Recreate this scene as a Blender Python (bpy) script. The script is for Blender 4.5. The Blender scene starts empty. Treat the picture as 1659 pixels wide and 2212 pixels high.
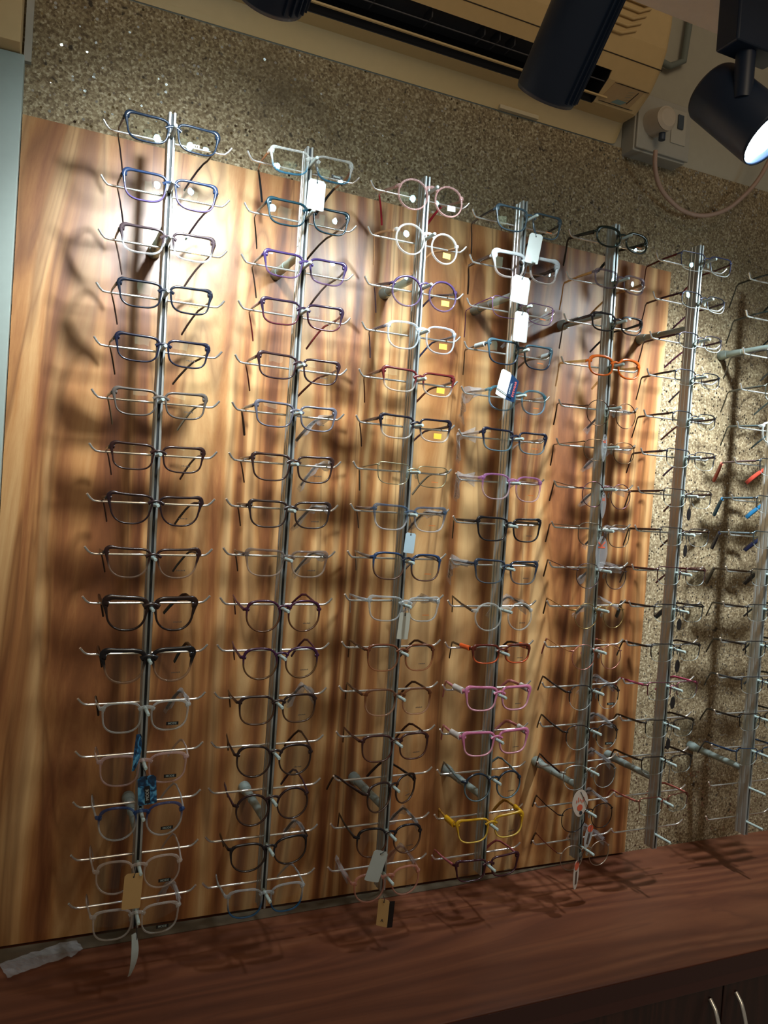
import bpy, math, random
from mathutils import Vector, Matrix

random.seed(7)
S = bpy.context.scene
COL = S.collection
PI = math.pi

# ------------------------------------------------------------------ camera
FPX = 1700.0
CAM = Vector((-0.1472, -1.1126, 0.0685))
YAW, PITCH, ROLL = 0.4123, -0.0242, 0.0685
fw = Vector((math.sin(YAW)*math.cos(PITCH), math.cos(YAW)*math.cos(PITCH), math.sin(PITCH)))
r0 = Vector((math.cos(YAW), -math.sin(YAW), 0))
u0 = r0.cross(fw)
RT = r0*math.cos(ROLL) + u0*math.sin(ROLL)
UP = -r0*math.sin(ROLL) + u0*math.cos(ROLL)
cd = bpy.data.cameras.new('camera')
cd.sensor_fit = 'HORIZONTAL'
cd.sensor_width = 36.0
cd.lens = FPX/1659.0*36.0
cd.clip_start = 0.02
cam = bpy.data.objects.new('camera', cd)
COL.objects.link(cam)
M3 = Matrix((RT, UP, -fw)).transposed()
cam.matrix_world = Matrix.Translation(CAM) @ M3.to_4x4()
S.camera = cam

def at(px, py, y):
    """the point of the vertical plane at depth y that the photo shows at this pixel"""
    v = fw + RT*((px-829.5)/FPX) - UP*((py-1106)/FPX)
    return CAM + v*((y-CAM.y)/v.y)

def atz(px, py, z):
    v = fw + RT*((px-829.5)/FPX) - UP*((py-1106)/FPX)
    return CAM + v*((z-CAM.z)/v.z)

# ------------------------------------------------------------------ world, exposure
S.view_settings.view_transform = 'Standard'
S.view_settings.look = 'None'
S.view_settings.gamma = 1.0
S.view_settings.use_curve_mapping = False
S.view_settings.exposure = 0.12
W = bpy.data.worlds.new('room_light')
S.world = W
W.use_nodes = True
bg = W.node_tree.nodes['Background']
bg.inputs[0].default_value = (1.0, 0.82, 0.62, 1)
bg.inputs[1].default_value = 0.11
S.cycles.max_bounces = 10
S.cycles.transparent_max_bounces = 40
S.cycles.caustics_reflective = False
S.cycles.caustics_refractive = False
S.cycles.sample_clamp_indirect = 4.0
S.cycles.use_denoising = True

# track light settings: lens centre, aim direction, watts
LAMP_R = 0.039
LAMPS = [
    ('A', Vector((0.048, -0.270, 0.588)), Vector((-0.01, 0.445, -0.28)), 12.0, 24.0),
    ('B', Vector((0.412, -0.255, 0.587)), Vector((0.01, 0.43, -0.44)), 9.5, 17.0),
    ('C', Vector((0.680, -0.363, 0.556)), Vector((0.31, -0.62, -0.72)), 6.0, 3.0),
    ('D', Vector((1.080, -0.300, 0.590)), Vector((-0.02, 0.475, -0.50)), 13.0, 58.0),
]
LAMP_COLOR = (0.86, 0.95, 1.0)
AMB = [  # added warm fill for the room's ambient, unseen, behind and above the camera
    (Vector((0.3, -2.6, 1.5)), Vector((0.12, 1.0, -0.62)), (1.2, 1.2), 14.0, (1.0, 0.80, 0.56)),
]
for i, (p, d, sz, w, c) in enumerate(AMB):
    ld = bpy.data.lights.new('ambient_fill_light', 'AREA')
    ld.shape = 'RECTANGLE'; ld.size, ld.size_y = sz
    ld.energy = w; ld.color = c
    o = bpy.data.objects.new('ambient_fill_light', ld)
    COL.objects.link(o); o.location = p
    o.rotation_euler = d.to_track_quat('-Z', 'Y').to_euler()

# ------------------------------------------------------------------ helpers
def srgb(h):
    h = h.lstrip('#')
    out = []
    for i in (0, 2, 4):
        c = int(h[i:i+2], 16)/255
        out.append(c/12.92 if c <= 0.04045 else ((c+0.055)/1.055)**2.4)
    return (*out, 1)

MATS = {}
def nodemat(name):
    m = bpy.data.materials.new(name)
    m.use_nodes = True
    nt = m.node_tree
    nt.nodes.clear()
    out = nt.nodes.new('ShaderNodeOutputMaterial')
    return m, nt, out

def N(nt, kind, **kw):
    n = nt.nodes.new(kind)
    for k, v in kw.items():
        if k.startswith('_'):
            setattr(n, k[1:], v)
        else:
            n.inputs[k.replace('__', ' ')].default_value = v
    return n

def plain(name, col, rough=0.4, metal=0.0, bump=0.0, spec=0.5, noise=0.06):
    if name in MATS: return MATS[name]
    m, nt, out = nodemat(name)
    b = N(nt, 'ShaderNodeBsdfPrincipled', Roughness=rough, Metallic=metal)
    b.inputs['Specular IOR Level'].default_value = spec
    tc = N(nt, 'ShaderNodeTexCoord')
    nz = N(nt, 'ShaderNodeTexNoise', Scale=60.0, Detail=3.0)
    nt.links.new(tc.outputs['Object'], nz.inputs['Vector'])
    mr = N(nt, 'ShaderNodeMapRange')
    mr.inputs['To Min'].default_value = 1-noise; mr.inputs['To Max'].default_value = 1+noise
    nt.links.new(nz.outputs['Fac'], mr.inputs['Value'])
    mx = N(nt, 'ShaderNodeVectorMath', _operation='SCALE')
    c = srgb(col) if isinstance(col, str) else col
    mx.inputs[0].default_value = c[:3]
    nt.links.new(mr.outputs[0], mx.inputs['Scale'])
    nt.links.new(mx.outputs[0], b.inputs['Base Color'])
    if bump:
        bp = N(nt, 'ShaderNodeBump', Strength=bump, Distance=0.001)
        nt.links.new(nz.outputs['Fac'], bp.inputs['Height'])
        nt.links.new(bp.outputs[0], b.inputs['Normal'])
    nt.links.new(b.outputs[0], out.inputs[0])
    MATS[name] = m
    return m

def see_through(nt, tint, body, opac, rough=0.12):
    """thin clear plastic: part goes straight through, part is a glossy body"""
    tr = N(nt, 'ShaderNodeBsdfTransparent', Color=tint)
    b = N(nt, 'ShaderNodeBsdfPrincipled', Roughness=rough)
    b.inputs['Base Color'].default_value = body
    lw = N(nt, 'ShaderNodeLayerWeight', Blend=0.35)
    mr = N(nt, 'ShaderNodeMapRange')
    mr.inputs['To Min'].default_value = opac; mr.inputs['To Max'].default_value = min(1, opac+0.45)
    nt.links.new(lw.outputs['Facing'], mr.inputs['Value'])
    mx = N(nt, 'ShaderNodeMixShader')
    nt.links.new(mr.outputs[0], mx.inputs[0])
    nt.links.new(tr.outputs[0], mx.inputs[1]); nt.links.new(b.outputs[0], mx.inputs[2])
    return mx

def frame_mat(top, bot=None):
    """acetate or metal frame colour: '#rrggbb' opaque, 'c#rrggbb' clear plastic, 'm#rrggbb' metal; fades from top to bot"""
    key = 'frame_%s_%s' % (top, bot)
    if key in MATS: return MATS[key]
    m, nt, out = nodemat(key)
    def shader(c):
        if c[0] == 'c':
            col = srgb(c[1:])
            t = tuple(0.55+0.42*v for v in col[:3]) + (1,)
            return see_through(nt, t, col, 0.19)
        if c[0] == 'm':
            b = N(nt, 'ShaderNodeBsdfPrincipled', Roughness=0.28, Metallic=0.9)
            b.inputs['Base Color'].default_value = srgb(c[1:])
            return b
        b = N(nt, 'ShaderNodeBsdfPrincipled', Roughness=0.2)
        nz = N(nt, 'ShaderNodeTexNoise', Scale=180.0, Detail=2.0)
        tc = N(nt, 'ShaderNodeTexCoord')
        nt.links.new(tc.outputs['Object'], nz.inputs['Vector'])
        mxc = N(nt, 'ShaderNodeMix', _data_type='RGBA')
        mxc.inputs['A'].default_value = srgb(c)
        mxc.inputs['B'].default_value = tuple(v*0.7 for v in srgb(c)[:3])+(1,)
        nt.links.new(nz.outputs['Fac'], mxc.inputs['Factor'])
        nt.links.new(mxc.outputs['Result'], b.inputs['Base Color'])
        return b
    a = shader(top)
    if bot:
        b = shader(bot)
        tc = N(nt, 'ShaderNodeTexCoord')
        sp = N(nt, 'ShaderNodeSeparateXYZ')
        nt.links.new(tc.outputs['Object'], sp.inputs[0])
        mr = N(nt, 'ShaderNodeMapRange')
        mr.inputs['From Min'].default_value = -0.008; mr.inputs['From Max'].default_value = -0.018
        nt.links.new(sp.outputs['Z'], mr.inputs['Value'])
        mx = N(nt, 'ShaderNodeMixShader')
        nt.links.new(mr.outputs[0], mx.inputs[0])
        nt.links.new(a.outputs[0], mx.inputs[1]); nt.links.new(b.outputs[0], mx.inputs[2])
        a = mx
    nt.links.new(a.outputs[0], out.inputs[0])
    MATS[key] = m
    return m

def mat_lens(tint=(0.95, 0.975, 0.97)):
    key = 'demo_lens_%.2f_%.2f' % (tint[0], tint[2])
    if key in MATS: return MATS[key]
    m, nt, out = nodemat(key)
    tr = N(nt, 'ShaderNodeBsdfTransparent', Color=(*tint, 1))
    gl = N(nt, 'ShaderNodeBsdfGlossy', Roughness=0.03, Color=(0.55, 0.97, 1.0, 1))
    fr = N(nt, 'ShaderNodeFresnel', IOR=1.5)
    mx = N(nt, 'ShaderNodeMixShader')
    nt.links.new(fr.outputs[0], mx.inputs[0])
    nt.links.new(tr.outputs[0], mx.inputs[1]); nt.links.new(gl.outputs[0], mx.inputs[2])
    nt.links.new(mx.outputs[0], out.inputs[0])
    MATS[key] = m
    return m

def mat_film():
    if 'clear_film' in MATS: return MATS['clear_film']
    m, nt, out = nodemat('clear_film')
    mx = see_through(nt, (0.93, 0.93, 0.94, 1), (0.70, 0.73, 0.75, 1), 0.11, 0.2)
    nz = N(nt, 'ShaderNodeTexNoise', Scale=90.0, Detail=4.0)
    bp = N(nt, 'ShaderNodeBump', Strength=0.6, Distance=0.002)
    nt.links.new(nz.outputs['Fac'], bp.inputs['Height'])
    for n in nt.nodes:
        if n.type == 'BSDF_PRINCIPLED': nt.links.new(bp.outputs[0], n.inputs['Normal'])
    nt.links.new(mx.outputs[0], out.inputs[0])
    MATS['clear_film'] = m
    return m

def mat_emit(name, col, s):
    if name in MATS: return MATS[name]
    m, nt, out = nodemat(name)
    e = N(nt, 'ShaderNodeEmission', Color=col, Strength=s)
    nt.links.new(e.outputs[0], out.inputs[0])
    MATS[name] = m
    return m

class MB:
    """collects shapes that become ONE mesh object"""
    def __init__(s): s.v = []; s.f = []; s.sm = []
    def add(s, vs, fs, smooth=False):
        b = len(s.v)
        s.v += [tuple(v) for v in vs]
        s.f += [[i+b for i in f] for f in fs]
        s.sm += [smooth]*len(fs)
    def box(s, x0, x1, y0, y1, z0, z1, rot=None):
        vs = [Vector((x, y, z)) for x in (x0, x1) for y in (y0, y1) for z in (z0, z1)]
        if rot: vs = [rot @ v for v in vs]
        s.add(vs, [(0,1,3,2),(4,6,7,5),(0,4,5,1),(2,3,7,6),(0,2,6,4),(1,5,7,3)])
        return s
    def tube(s, pts, rad, n=8, cap=True, up=None, flat=1.0, closed=False):
        """sweep a round (or flattened) section along pts; rad a number or one per point"""
        pts = [Vector(p) for p in pts]
        k = len(pts)
        if not isinstance(rad, (list, tuple)): rad = [rad]*k
        rings = []
        prev = None
        for i, p in enumerate(pts):
            if closed: t = pts[(i+1) % k]-pts[i-1]
            else: t = pts[min(i+1, k-1)]-pts[max(i-1, 0)]
            t.normalize()
            ref = up or (prev if prev else (Vector((0,0,1)) if abs(t.z) < 0.9 else Vector((1,0,0))))
            a = ref - t*ref.dot(t); a.normalize()
            if not up: prev = a
            b = t.cross(a)
            rings.append([p + a*(math.cos(2*PI*j/n)*rad[i]) + b*(math.sin(2*PI*j/n)*rad[i]*flat) for j in range(n)])
        vs = [v for r in rings for v in r]
        fs = []
        for i in range(k if closed else k-1):
            q = (i+1) % k
            for j in range(n):
                j2 = (j+1) % n
                fs.append((i*n+j, i*n+j2, q*n+j2, q*n+j))
        s.add(vs, fs, True)
        if cap and not closed:
            s.add(rings[0], [tuple(range(n))[::-1]]); s.add(rings[-1], [tuple(range(n))])
        return s
    def cyl(s, a, b, r, n=20, r2=None):
        return s.tube([a, b], [r, r if r2 is None else r2], n)
    def prism(s, poly, o, ax, ay, az, d0, d1):
        """extrude the 2D polygon (in ax, ay about o) along az from d0 to d1"""
        o, ax, ay, az = Vector(o), Vector(ax), Vector(ay), Vector(az)
        n = len(poly)
        A = [o+ax*x+ay*y+az*d0 for x, y in poly]
        B = [o+ax*x+ay*y+az*d1 for x, y in poly]
        s.add(A+B, [tuple(range(n))[::-1], tuple(range(n, 2*n))] + [(i, (i+1) % n, n+(i+1) % n, n+i) for i in range(n)])
        return s
    def build(s, name, mat, parent=None, bevel=0, sub=0):
        me = bpy.data.meshes.new(name)
        me.from_pydata(s.v, [], s.f)
        me.polygons.foreach_set('use_smooth', s.sm)
        me.update()
        for m in (mat if isinstance(mat, (list, tuple)) else [mat]): me.materials.append(m)
        o = bpy.data.objects.new(name, me)
        COL.objects.link(o)
        if parent: o.parent = parent
        if bevel:
            md = o.modifiers.new('bevel', 'BEVEL'); md.width = bevel; md.segments = 3; md.limit_method = 'ANGLE'; md.angle_limit = 0.6
        if sub:
            md = o.modifiers.new('sub', 'SUBSURF'); md.levels = md.render_levels = sub
        return o

def tag(o, label=None, cat=None, group=None, kind=None):
    if label: o['label'] = label
    if cat: o['category'] = cat
    if group: o['group'] = group
    if kind: o['kind'] = kind
    return o

def empty(name, loc, rot=(0, 0, 0)):
    o = bpy.data.objects.new(name, None)
    o.empty_display_size = 0.02
    COL.objects.link(o)
    o.location = loc; o.rotation_euler = rot
    return o

def text_mesh(parent, body, size, mat, loc, rot, name='printed_text', extrude=0.0):
    cu = bpy.data.curves.new('text', 'FONT')
    cu.body = body; cu.size = size; cu.align_x = 'CENTER'; cu.align_y = 'CENTER'
    cu.offset = size*0.015
    t = bpy.data.objects.new('text', cu)
    dg = bpy.context.evaluated_depsgraph_get()
    COL.objects.link(t)
    dg.update()
    me = bpy.data.meshes.new_from_object(t.evaluated_get(dg))
    bpy.data.objects.remove(t)
    o = bpy.data.objects.new(name, me)
    me.materials.clear(); me.materials.append(mat)
    COL.objects.link(o)
    o.parent = parent; o.location = loc; o.rotation_euler = rot
    return o
# ------------------------------------------------------------------ surfaces of the room
WY = 0.175      # face of the wood panel
SY = 0.187      # face of the stone wall
CZ = -0.660     # counter top

def mat_wood(name, stops, axis, sc, rough, bands=5.0, dark='#4a2412', darkamt=0.5):
    m, nt, out = nodemat(name)
    tc = N(nt, 'ShaderNodeTexCoord')
    mp = N(nt, 'ShaderNodeMapping')
    mp.inputs['Scale'].default_value = sc
    nt.links.new(tc.outputs['Object'], mp.inputs[0])
    # slow wander so that the grain is not ruler straight
    nw = N(nt, 'ShaderNodeTexNoise', Scale=1.6, Detail=2.0)
    nt.links.new(mp.outputs[0], nw.inputs['Vector'])
    ms = N(nt, 'ShaderNodeVectorMath', _operation='SCALE'); ms.inputs['Scale'].default_value = 0.9
    nt.links.new(nw.outputs['Color'], ms.inputs[0])
    ad = N(nt, 'ShaderNodeVectorMath', _operation='ADD')
    nt.links.new(mp.outputs[0], ad.inputs[0]); nt.links.new(ms.outputs[0], ad.inputs[1])
    n1 = N(nt, 'ShaderNodeTexNoise', Scale=bands, Detail=3.0, Roughness=0.55, Distortion=0.4)
    nt.links.new(ad.outputs[0], n1.inputs['Vector'])
    n2 = N(nt, 'ShaderNodeTexNoise', Scale=bands*11, Detail=6.0, Roughness=0.7)
    nt.links.new(ad.outputs[0], n2.inputs['Vector'])
    wv = N(nt, 'ShaderNodeTexWave', Scale=bands*0.9, Distortion=7.0, Detail=3.0)
    wv.bands_direction = 'X' if axis == 'x' else 'Y'
    wv.inputs['Detail Scale'].default_value = 0.7
    nt.links.new(ad.outputs[0], wv.inputs['Vector'])
    cr = N(nt, 'ShaderNodeValToRGB')
    e = cr.color_ramp.elements
    for i, (p, c) in enumerate(stops):
        if i < 2: el = e[i]; el.position = p
        else: el = e.new(p)
        el.color = srgb(c)
    a = N(nt, 'ShaderNodeMath', _operation='MULTIPLY_ADD'); a.inputs[1].default_value = 0.30
    nt.links.new(wv.outputs['Fac'], a.inputs[0]); 
    b = N(nt, 'ShaderNodeMath', _operation='MULTIPLY_ADD'); b.inputs[1].default_value = 0.42; b.inputs[2].default_value = -0.39
    nt.links.new(n2.outputs['Fac'], b.inputs[0])
    c = N(nt, 'ShaderNodeMath', _operation='MULTIPLY_ADD'); c.inputs[1].default_value = 1.15
    nt.links.new(n1.outputs['Fac'], c.inputs[0]); nt.links.new(b.outputs[0], c.inputs[2])
    nt.links.new(c.outputs[0], a.inputs[2])
    nt.links.new(a.outputs[0], cr.inputs[0])
    # narrow dark veins
    n3 = N(nt, 'ShaderNodeTexNoise', Scale=bands*1.7, Detail=2.0, Distortion=1.2)
    nt.links.new(ad.outputs[0], n3.inputs['Vector'])
    vr = N(nt, 'ShaderNodeValToRGB')
    vr.color_ramp.elements[0].position = 0.42; vr.color_ramp.elements[0].color = (0, 0, 0, 1)
    vr.color_ramp.elements[1].position = 0.50; vr.color_ramp.elements[1].color = (1, 1, 1, 1)
    el = vr.color_ramp.elements.new(0.57); el.color = (0, 0, 0, 1)
    nt.links.new(n3.outputs['Fac'], vr.inputs[0])
    vm = N(nt, 'ShaderNodeMath', _operation='MULTIPLY'); vm.inputs[1].default_value = darkamt
    nt.links.new(vr.outputs[0], vm.inputs[0])
    mc = N(nt, 'ShaderNodeMix', _data_type='RGBA')
    nt.links.new(vm.outputs[0], mc.inputs['Factor'])
    nt.links.new(cr.outputs[0], mc.inputs['A']); mc.inputs['B'].default_value = srgb(dark)
    bs = N(nt, 'ShaderNodeBsdfPrincipled', Roughness=rough)
    nt.links.new(mc.outputs['Result'], bs.inputs['Base Color'])
    bp = N(nt, 'ShaderNodeBump', Strength=0.08, Distance=0.001)
    nt.links.new(n2.outputs['Fac'], bp.inputs['Height']); nt.links.new(bp.outputs[0], bs.inputs['Normal'])
    nt.links.new(bs.outputs[0], out.inputs[0])
    return m

M_PANEL = mat_wood('walnut_laminate', [(0.22, '#562e18'), (0.41, '#82502c'), (0.57, '#a17041'), (0.80, '#c19b69')], 'x', (2.2, 1.0, 0.22), 0.38, 3.6, '#4a240e', 0.50)
M_COUNTER = mat_wood('counter_laminate', [(0.05, '#4c2a1d'), (0.42, '#623826'), (0.62, '#6f422c'), (0.95, '#80523a')], 'y', (0.35, 2.6, 1.0), 0.42, 3.6, '#40201a', 0.30)
M_CABINET = mat_wood('cabinet_laminate', [(0.2, '#23120f'), (0.5, '#321a16'), (0.9, '#43241d')], 'x', (4, 4, 0.6), 0.35, 4.0, '#1a0c0a', 0.3)

def mat_stone():
    m, nt, out = nodemat('speckled_stone')
    tc = N(nt, 'ShaderNodeTexCoord')
    v1 = N(nt, 'ShaderNodeTexVoronoi', Scale=300.0); v1.feature = 'F1'
    nt.links.new(tc.outputs['Object'], v1.inputs['Vector'])
    n1 = N(nt, 'ShaderNodeTexNoise', Scale=170.0, Detail=5.0, Roughness=0.7)
    n2 = N(nt, 'ShaderNodeTexNoise', Scale=9.0, Detail=4.0)
    n3 = N(nt, 'ShaderNodeTexNoise', Scale=62.0, Detail=2.0)
    for n in (n1, n2, n3): nt.links.new(tc.outputs['Object'], n.inputs['Vector'])
    bw = N(nt, 'ShaderNodeRGBToBW')
    nt.links.new(v1.outputs['Color'], bw.inputs[0])
    a = N(nt, 'ShaderNodeMath', _operation='MULTIPLY_ADD'); a.inputs[1].default_value = 0.45
    nt.links.new(bw.outputs[0], a.inputs[0])
    b = N(nt, 'ShaderNodeMath', _operation='MULTIPLY_ADD'); b.inputs[1].default_value = 0.9; b.inputs[2].default_value = -0.17
    nt.links.new(n1.outputs['Fac'], b.inputs[0]); nt.links.new(b.outputs[0], a.inputs[2])
    cr = N(nt, 'ShaderNodeValToRGB')
    e = cr.color_ramp.elements
    e[0].position = 0.18; e[0].color = srgb('#54432f')
    e[1].position = 0.80; e[1].color = srgb('#cbbd9f')
    x = e.new(0.42); x.color = srgb('#7d6a4c')
    x = e.new(0.60); x.color = srgb('#a08f6e')
    nt.links.new(a.outputs[0], cr.inputs[0])
    # dark flecks
    fl = N(nt, 'ShaderNodeMapRange'); fl.inputs['From Min'].default_value = 0.67; fl.inputs['From Max'].default_value = 0.74
    nt.links.new(n3.outputs['Fac'], fl.inputs['Value'])
    mc = N(nt, 'ShaderNodeMix', _data_type='RGBA'); mc.inputs['B'].default_value = srgb('#3d3223')
    nt.links.new(fl.outputs[0], mc.inputs['Factor']); nt.links.new(cr.outputs[0], mc.inputs['A'])
    # large stains
    st = N(nt, 'ShaderNodeMapRange'); st.inputs['From Min'].default_value = 0.56; st.inputs['From Max'].default_value = 0.80; st.inputs['To Max'].default_value = 0.7
    nt.links.new(n2.outputs['Fac'], st.inputs['Value'])
    mc2 = N(nt, 'ShaderNodeMix', _data_type='RGBA'); mc2.inputs['B'].default_value = srgb('#6a5a41')
    nt.links.new(st.outputs[0], mc2.inputs['Factor']); nt.links.new(mc.outputs['Result'], mc2.inputs['A'])
    bs = N(nt, 'ShaderNodeBsdfPrincipled', Roughness=0.7)
    nt.links.new(mc2.outputs['Result'], bs.inputs['Base Color'])
    bp = N(nt, 'ShaderNodeBump', Strength=0.9, Distance=0.004)
    nt.links.new(a.outputs[0], bp.inputs['Height']); nt.links.new(bp.outputs[0], bs.inputs['Normal'])
    # mica flakes: a few grains are little mirrors, each with its own tilt
    v2 = N(nt, 'ShaderNodeTexVoronoi', Scale=170.0)
    nt.links.new(tc.outputs['Object'], v2.inputs['Vector'])
    sp = N(nt, 'ShaderNodeSeparateColor'); nt.links.new(v2.outputs['Color'], sp.inputs[0])
    gt = N(nt, 'ShaderNodeMath', _operation='GREATER_THAN'); gt.inputs[1].default_value = 0.84
    nt.links.new(sp.outputs[0], gt.inputs[0])
    lt = N(nt, 'ShaderNodeMath', _operation='LESS_THAN'); lt.inputs[1].default_value = 0.38
    nt.links.new(v2.outputs['Distance'], lt.inputs[0])
    mk = N(nt, 'ShaderNodeMath', _operation='MULTIPLY')
    nt.links.new(gt.outputs[0], mk.inputs[0]); nt.links.new(lt.outputs[0], mk.inputs[1])
    v3 = N(nt, 'ShaderNodeTexVoronoi', Scale=170.0)
    nt.links.new(tc.outputs['Object'], v3.inputs['Vector'])
    sb = N(nt, 'ShaderNodeVectorMath', _operation='SUBTRACT'); sb.inputs[1].default_value = (0.5, 0.5, 0.5)
    nt.links.new(v3.outputs['Color'], sb.inputs[0])
    sc = N(nt, 'ShaderNodeVectorMath', _operation='SCALE'); sc.inputs['Scale'].default_value = 1.1
    nt.links.new(sb.outputs[0], sc.inputs[0])
    ge = N(nt, 'ShaderNodeNewGeometry')
    ad = N(nt, 'ShaderNodeVectorMath', _operation='ADD')
    nt.links.new(ge.outputs['Normal'], ad.inputs[0]); nt.links.new(sc.outputs[0], ad.inputs[1])
    no = N(nt, 'ShaderNodeVectorMath', _operation='NORMALIZE'); nt.links.new(ad.outputs[0], no.inputs[0])
    gl = N(nt, 'ShaderNodeBsdfGlossy', Roughness=0.18, Color=(0.9, 0.9, 0.85, 1))
    nt.links.new(no.outputs[0], gl.inputs['Normal'])
    ms = N(nt, 'ShaderNodeMixShader')
    nt.links.new(mk.outputs[0], ms.inputs[0]); nt.links.new(bs.outputs[0], ms.inputs[1]); nt.links.new(gl.outputs[0], ms.inputs[2])
    nt.links.new(ms.outputs[0], out.inputs[0])
    return m
M_STONE = mat_stone()
M_WHITE = plain('white_laminate', '#8e9a93', 0.5)
M_BEIGE = plain('beige_laminate', '#c9ac7c', 0.5)
M_GREYP = plain('grey_paint', '#a39f90', 0.8, bump=0.2)
M_CEIL = plain('ceiling_paint', '#b3a08c', 0.8)
M_ALU = plain('brushed_aluminium', '#bcc2c1', 0.34, 0.78, noise=0.03)
M_CHROME = plain('chrome', '#f0f0ec', 0.24, 0.9, noise=0.02)
M_SLOT = plain('slot_shade_dark', '#14181a', 0.7)  # near-black colour standing in for the shade inside the rail slot
M_PEG = plain('pale_plastic', '#a9bab6', 0.35)
M_STAND = plain('satin_steel', '#8d9b97', 0.35, 0.2)
M_BLACK = plain('black_lamp_enamel', '#152740', 0.45)
M_ACB = plain('aged_ac_plastic', '#c2a878', 0.45)
M_ACD = plain('ac_outlet_dark', '#101218', 0.6)
M_GAP = plain('dark_gap', '#2a2116', 0.8)
M_SOCK = plain('switch_plate_white', '#9d9a90', 0.4)
M_CABLE = plain('pink_cable', '#a98a78', 0.5)
M_BLUE = plain('display_glass', '#6f8580', 0.2)

# ---- walls
b = MB(); b.box(-0.7, 2.4, SY, SY+0.06, -1.6, 0.795); tag(b.build('wall_back', M_STONE), kind='structure')
b = MB(); b.box(-0.7, 2.4, SY+0.004, SY+0.06, 0.7952, 1.60); tag(b.build('wall_back_upper', M_GREYP), kind='structure').name = 'wall_upper'
b = MB(); b.box(-0.7, 2.4, -0.35, SY+0.06, 1.60, 1.64); tag(b.build('ceiling', M_CEIL), kind='structure')
# white laminate pier at the left with a beige box over it
b = MB(); b.box(-0.62, -0.201, 0.150, SY-0.001, CZ+0.0005, 0.656); tag(b.build('wall_left', M_WHITE, bevel=0.001), kind='structure')
b = MB(); b.box(-0.62, -0.206, 0.120, SY-0.001, 0.6575, 1.59); tag(b.build('trim_1', M_BEIGE, bevel=0.001), kind='structure')
b = MB(); b.box(-0.203, -0.193, 0.176, SY-0.001, 0.66, 1.59); tag(b.build('trim_2', M_SOCK), kind='structure')
# white dropped ceiling edge over the track
b = MB(); b.box(-0.9, 2.2, -0.62, -0.204, 0.782, 0.83); tag(b.build('trim_3', plain('dropped_ceiling_white', '#efe4d8', 0.7)), kind='structure')

# ---- the wood laminate back panel, one board screwed to the stone wall
p0 = -0.200; p1 = at(1450, 588, WY).x; pt = 0.578; pb = -0.655
b = MB()
xa, xb = at(1450, 588, WY), at(1349, 1843, WY)
b.add([(p0, WY, at(52,247,WY).z), (xa.x, WY, xa.z), (xb.x, WY, pb), (p0, WY, pb),
       (p0, SY-.0005, at(52,247,WY).z), (xa.x, SY-.0005, xa.z), (xb.x, SY-.0005, pb), (p0, SY-.0005, pb)],
      [(0,3,2,1), (4,5,6,7), (0,1,5,4), (1,2,6,5), (2,3,7,6), (3,0,4,7)])
tag(b.build('back_panel', M_PANEL), 'tall walnut laminate back panel fixed to the speckled wall behind the eyewear rails', 'panel')

# ---- counter: worktop and cabinet under it
wt = empty('counter', (0.4, 0, CZ)); tag(wt, 'long reddish brown wood laminate counter with dark cabinet doors under the eyewear rails', 'counter')
b = MB(); b.box(-1.3, 2.0, -0.180, SY-0.001, -0.030, 0.0); o = b.build('worktop', M_COUNTER, wt, bevel=0.0015); o.location = (-0.4, 0, 0)
b = MB(); b.box(-1.3, 2.0, -0.1815, -0.1802, -0.028, -0.0022); o = b.build('front_edge', plain('edge_band_maroon', '#3a1d1a', 0.3), wt); o.location = (-0.4, 0, 0)
b = MB(); b.box(-1.3, 2.0, -0.176, 0.17, -0.052, -0.031); o = b.build('apron', plain('apron_maroon', '#462420', 0.3), wt, bevel=0.001); o.location = (-0.4, 0, 0)
b = MB(); b.box(-1.3, 2.0, -0.140, 0.17, -0.80, -0.053); o = b.build('carcass', M_CABINET, wt); o.location = (-0.4, 0, 0)
for i, (x0, x1) in enumerate([(-0.30, 0.115), (0.118, 0.535), (0.538, 0.955), (0.958, 1.375)]):
    b = MB(); b.box(x0, x1, -0.160, -0.1405, -0.79, -0.056); d = b.build('door', M_CABINET, wt, bevel=0.0015); d.location = (-0.4, 0, 0)
    hx = x1-0.028 if i % 2 == 0 else x0+0.028
    b = MB()
    pts = [(hx, -0.160, -0.082)] + [(hx, -0.166-0.022*math.sin(PI*t/12), -0.082-0.125*t/12) for t in range(1, 12)] + [(hx, -0.160, -0.207)]
    b.tube(pts, 0.0038, 8)
    b.build('door_handle', M_CHROME, d)['label'] = 'slim bowed metal handle'
# thin mottled grey brown strip along the back edge of the worktop
b = MB(); b.add([(-0.6, WY-0.001, CZ+0.0004), (0.90, WY-0.001, CZ+0.0004), (0.60, WY-0.020, CZ+0.0004), (-0.6, WY-0.046, CZ+0.0004),
                 (-0.6, WY-0.001, CZ+0.0018), (0.90, WY-0.001, CZ+0.0018), (0.60, WY-0.020, CZ+0.0012), (-0.6, WY-0.046, CZ+0.0008)],
                [(4,7,6,5), (0,1,2,3), (3,2,6,7), (2,1,5,6), (1,0,4,5), (0,3,7,4)])
tag(b.build('trim_4', plain('grey_brown_strip', '#4e4230', 0.8, noise=0.5)), kind='structure')

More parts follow.
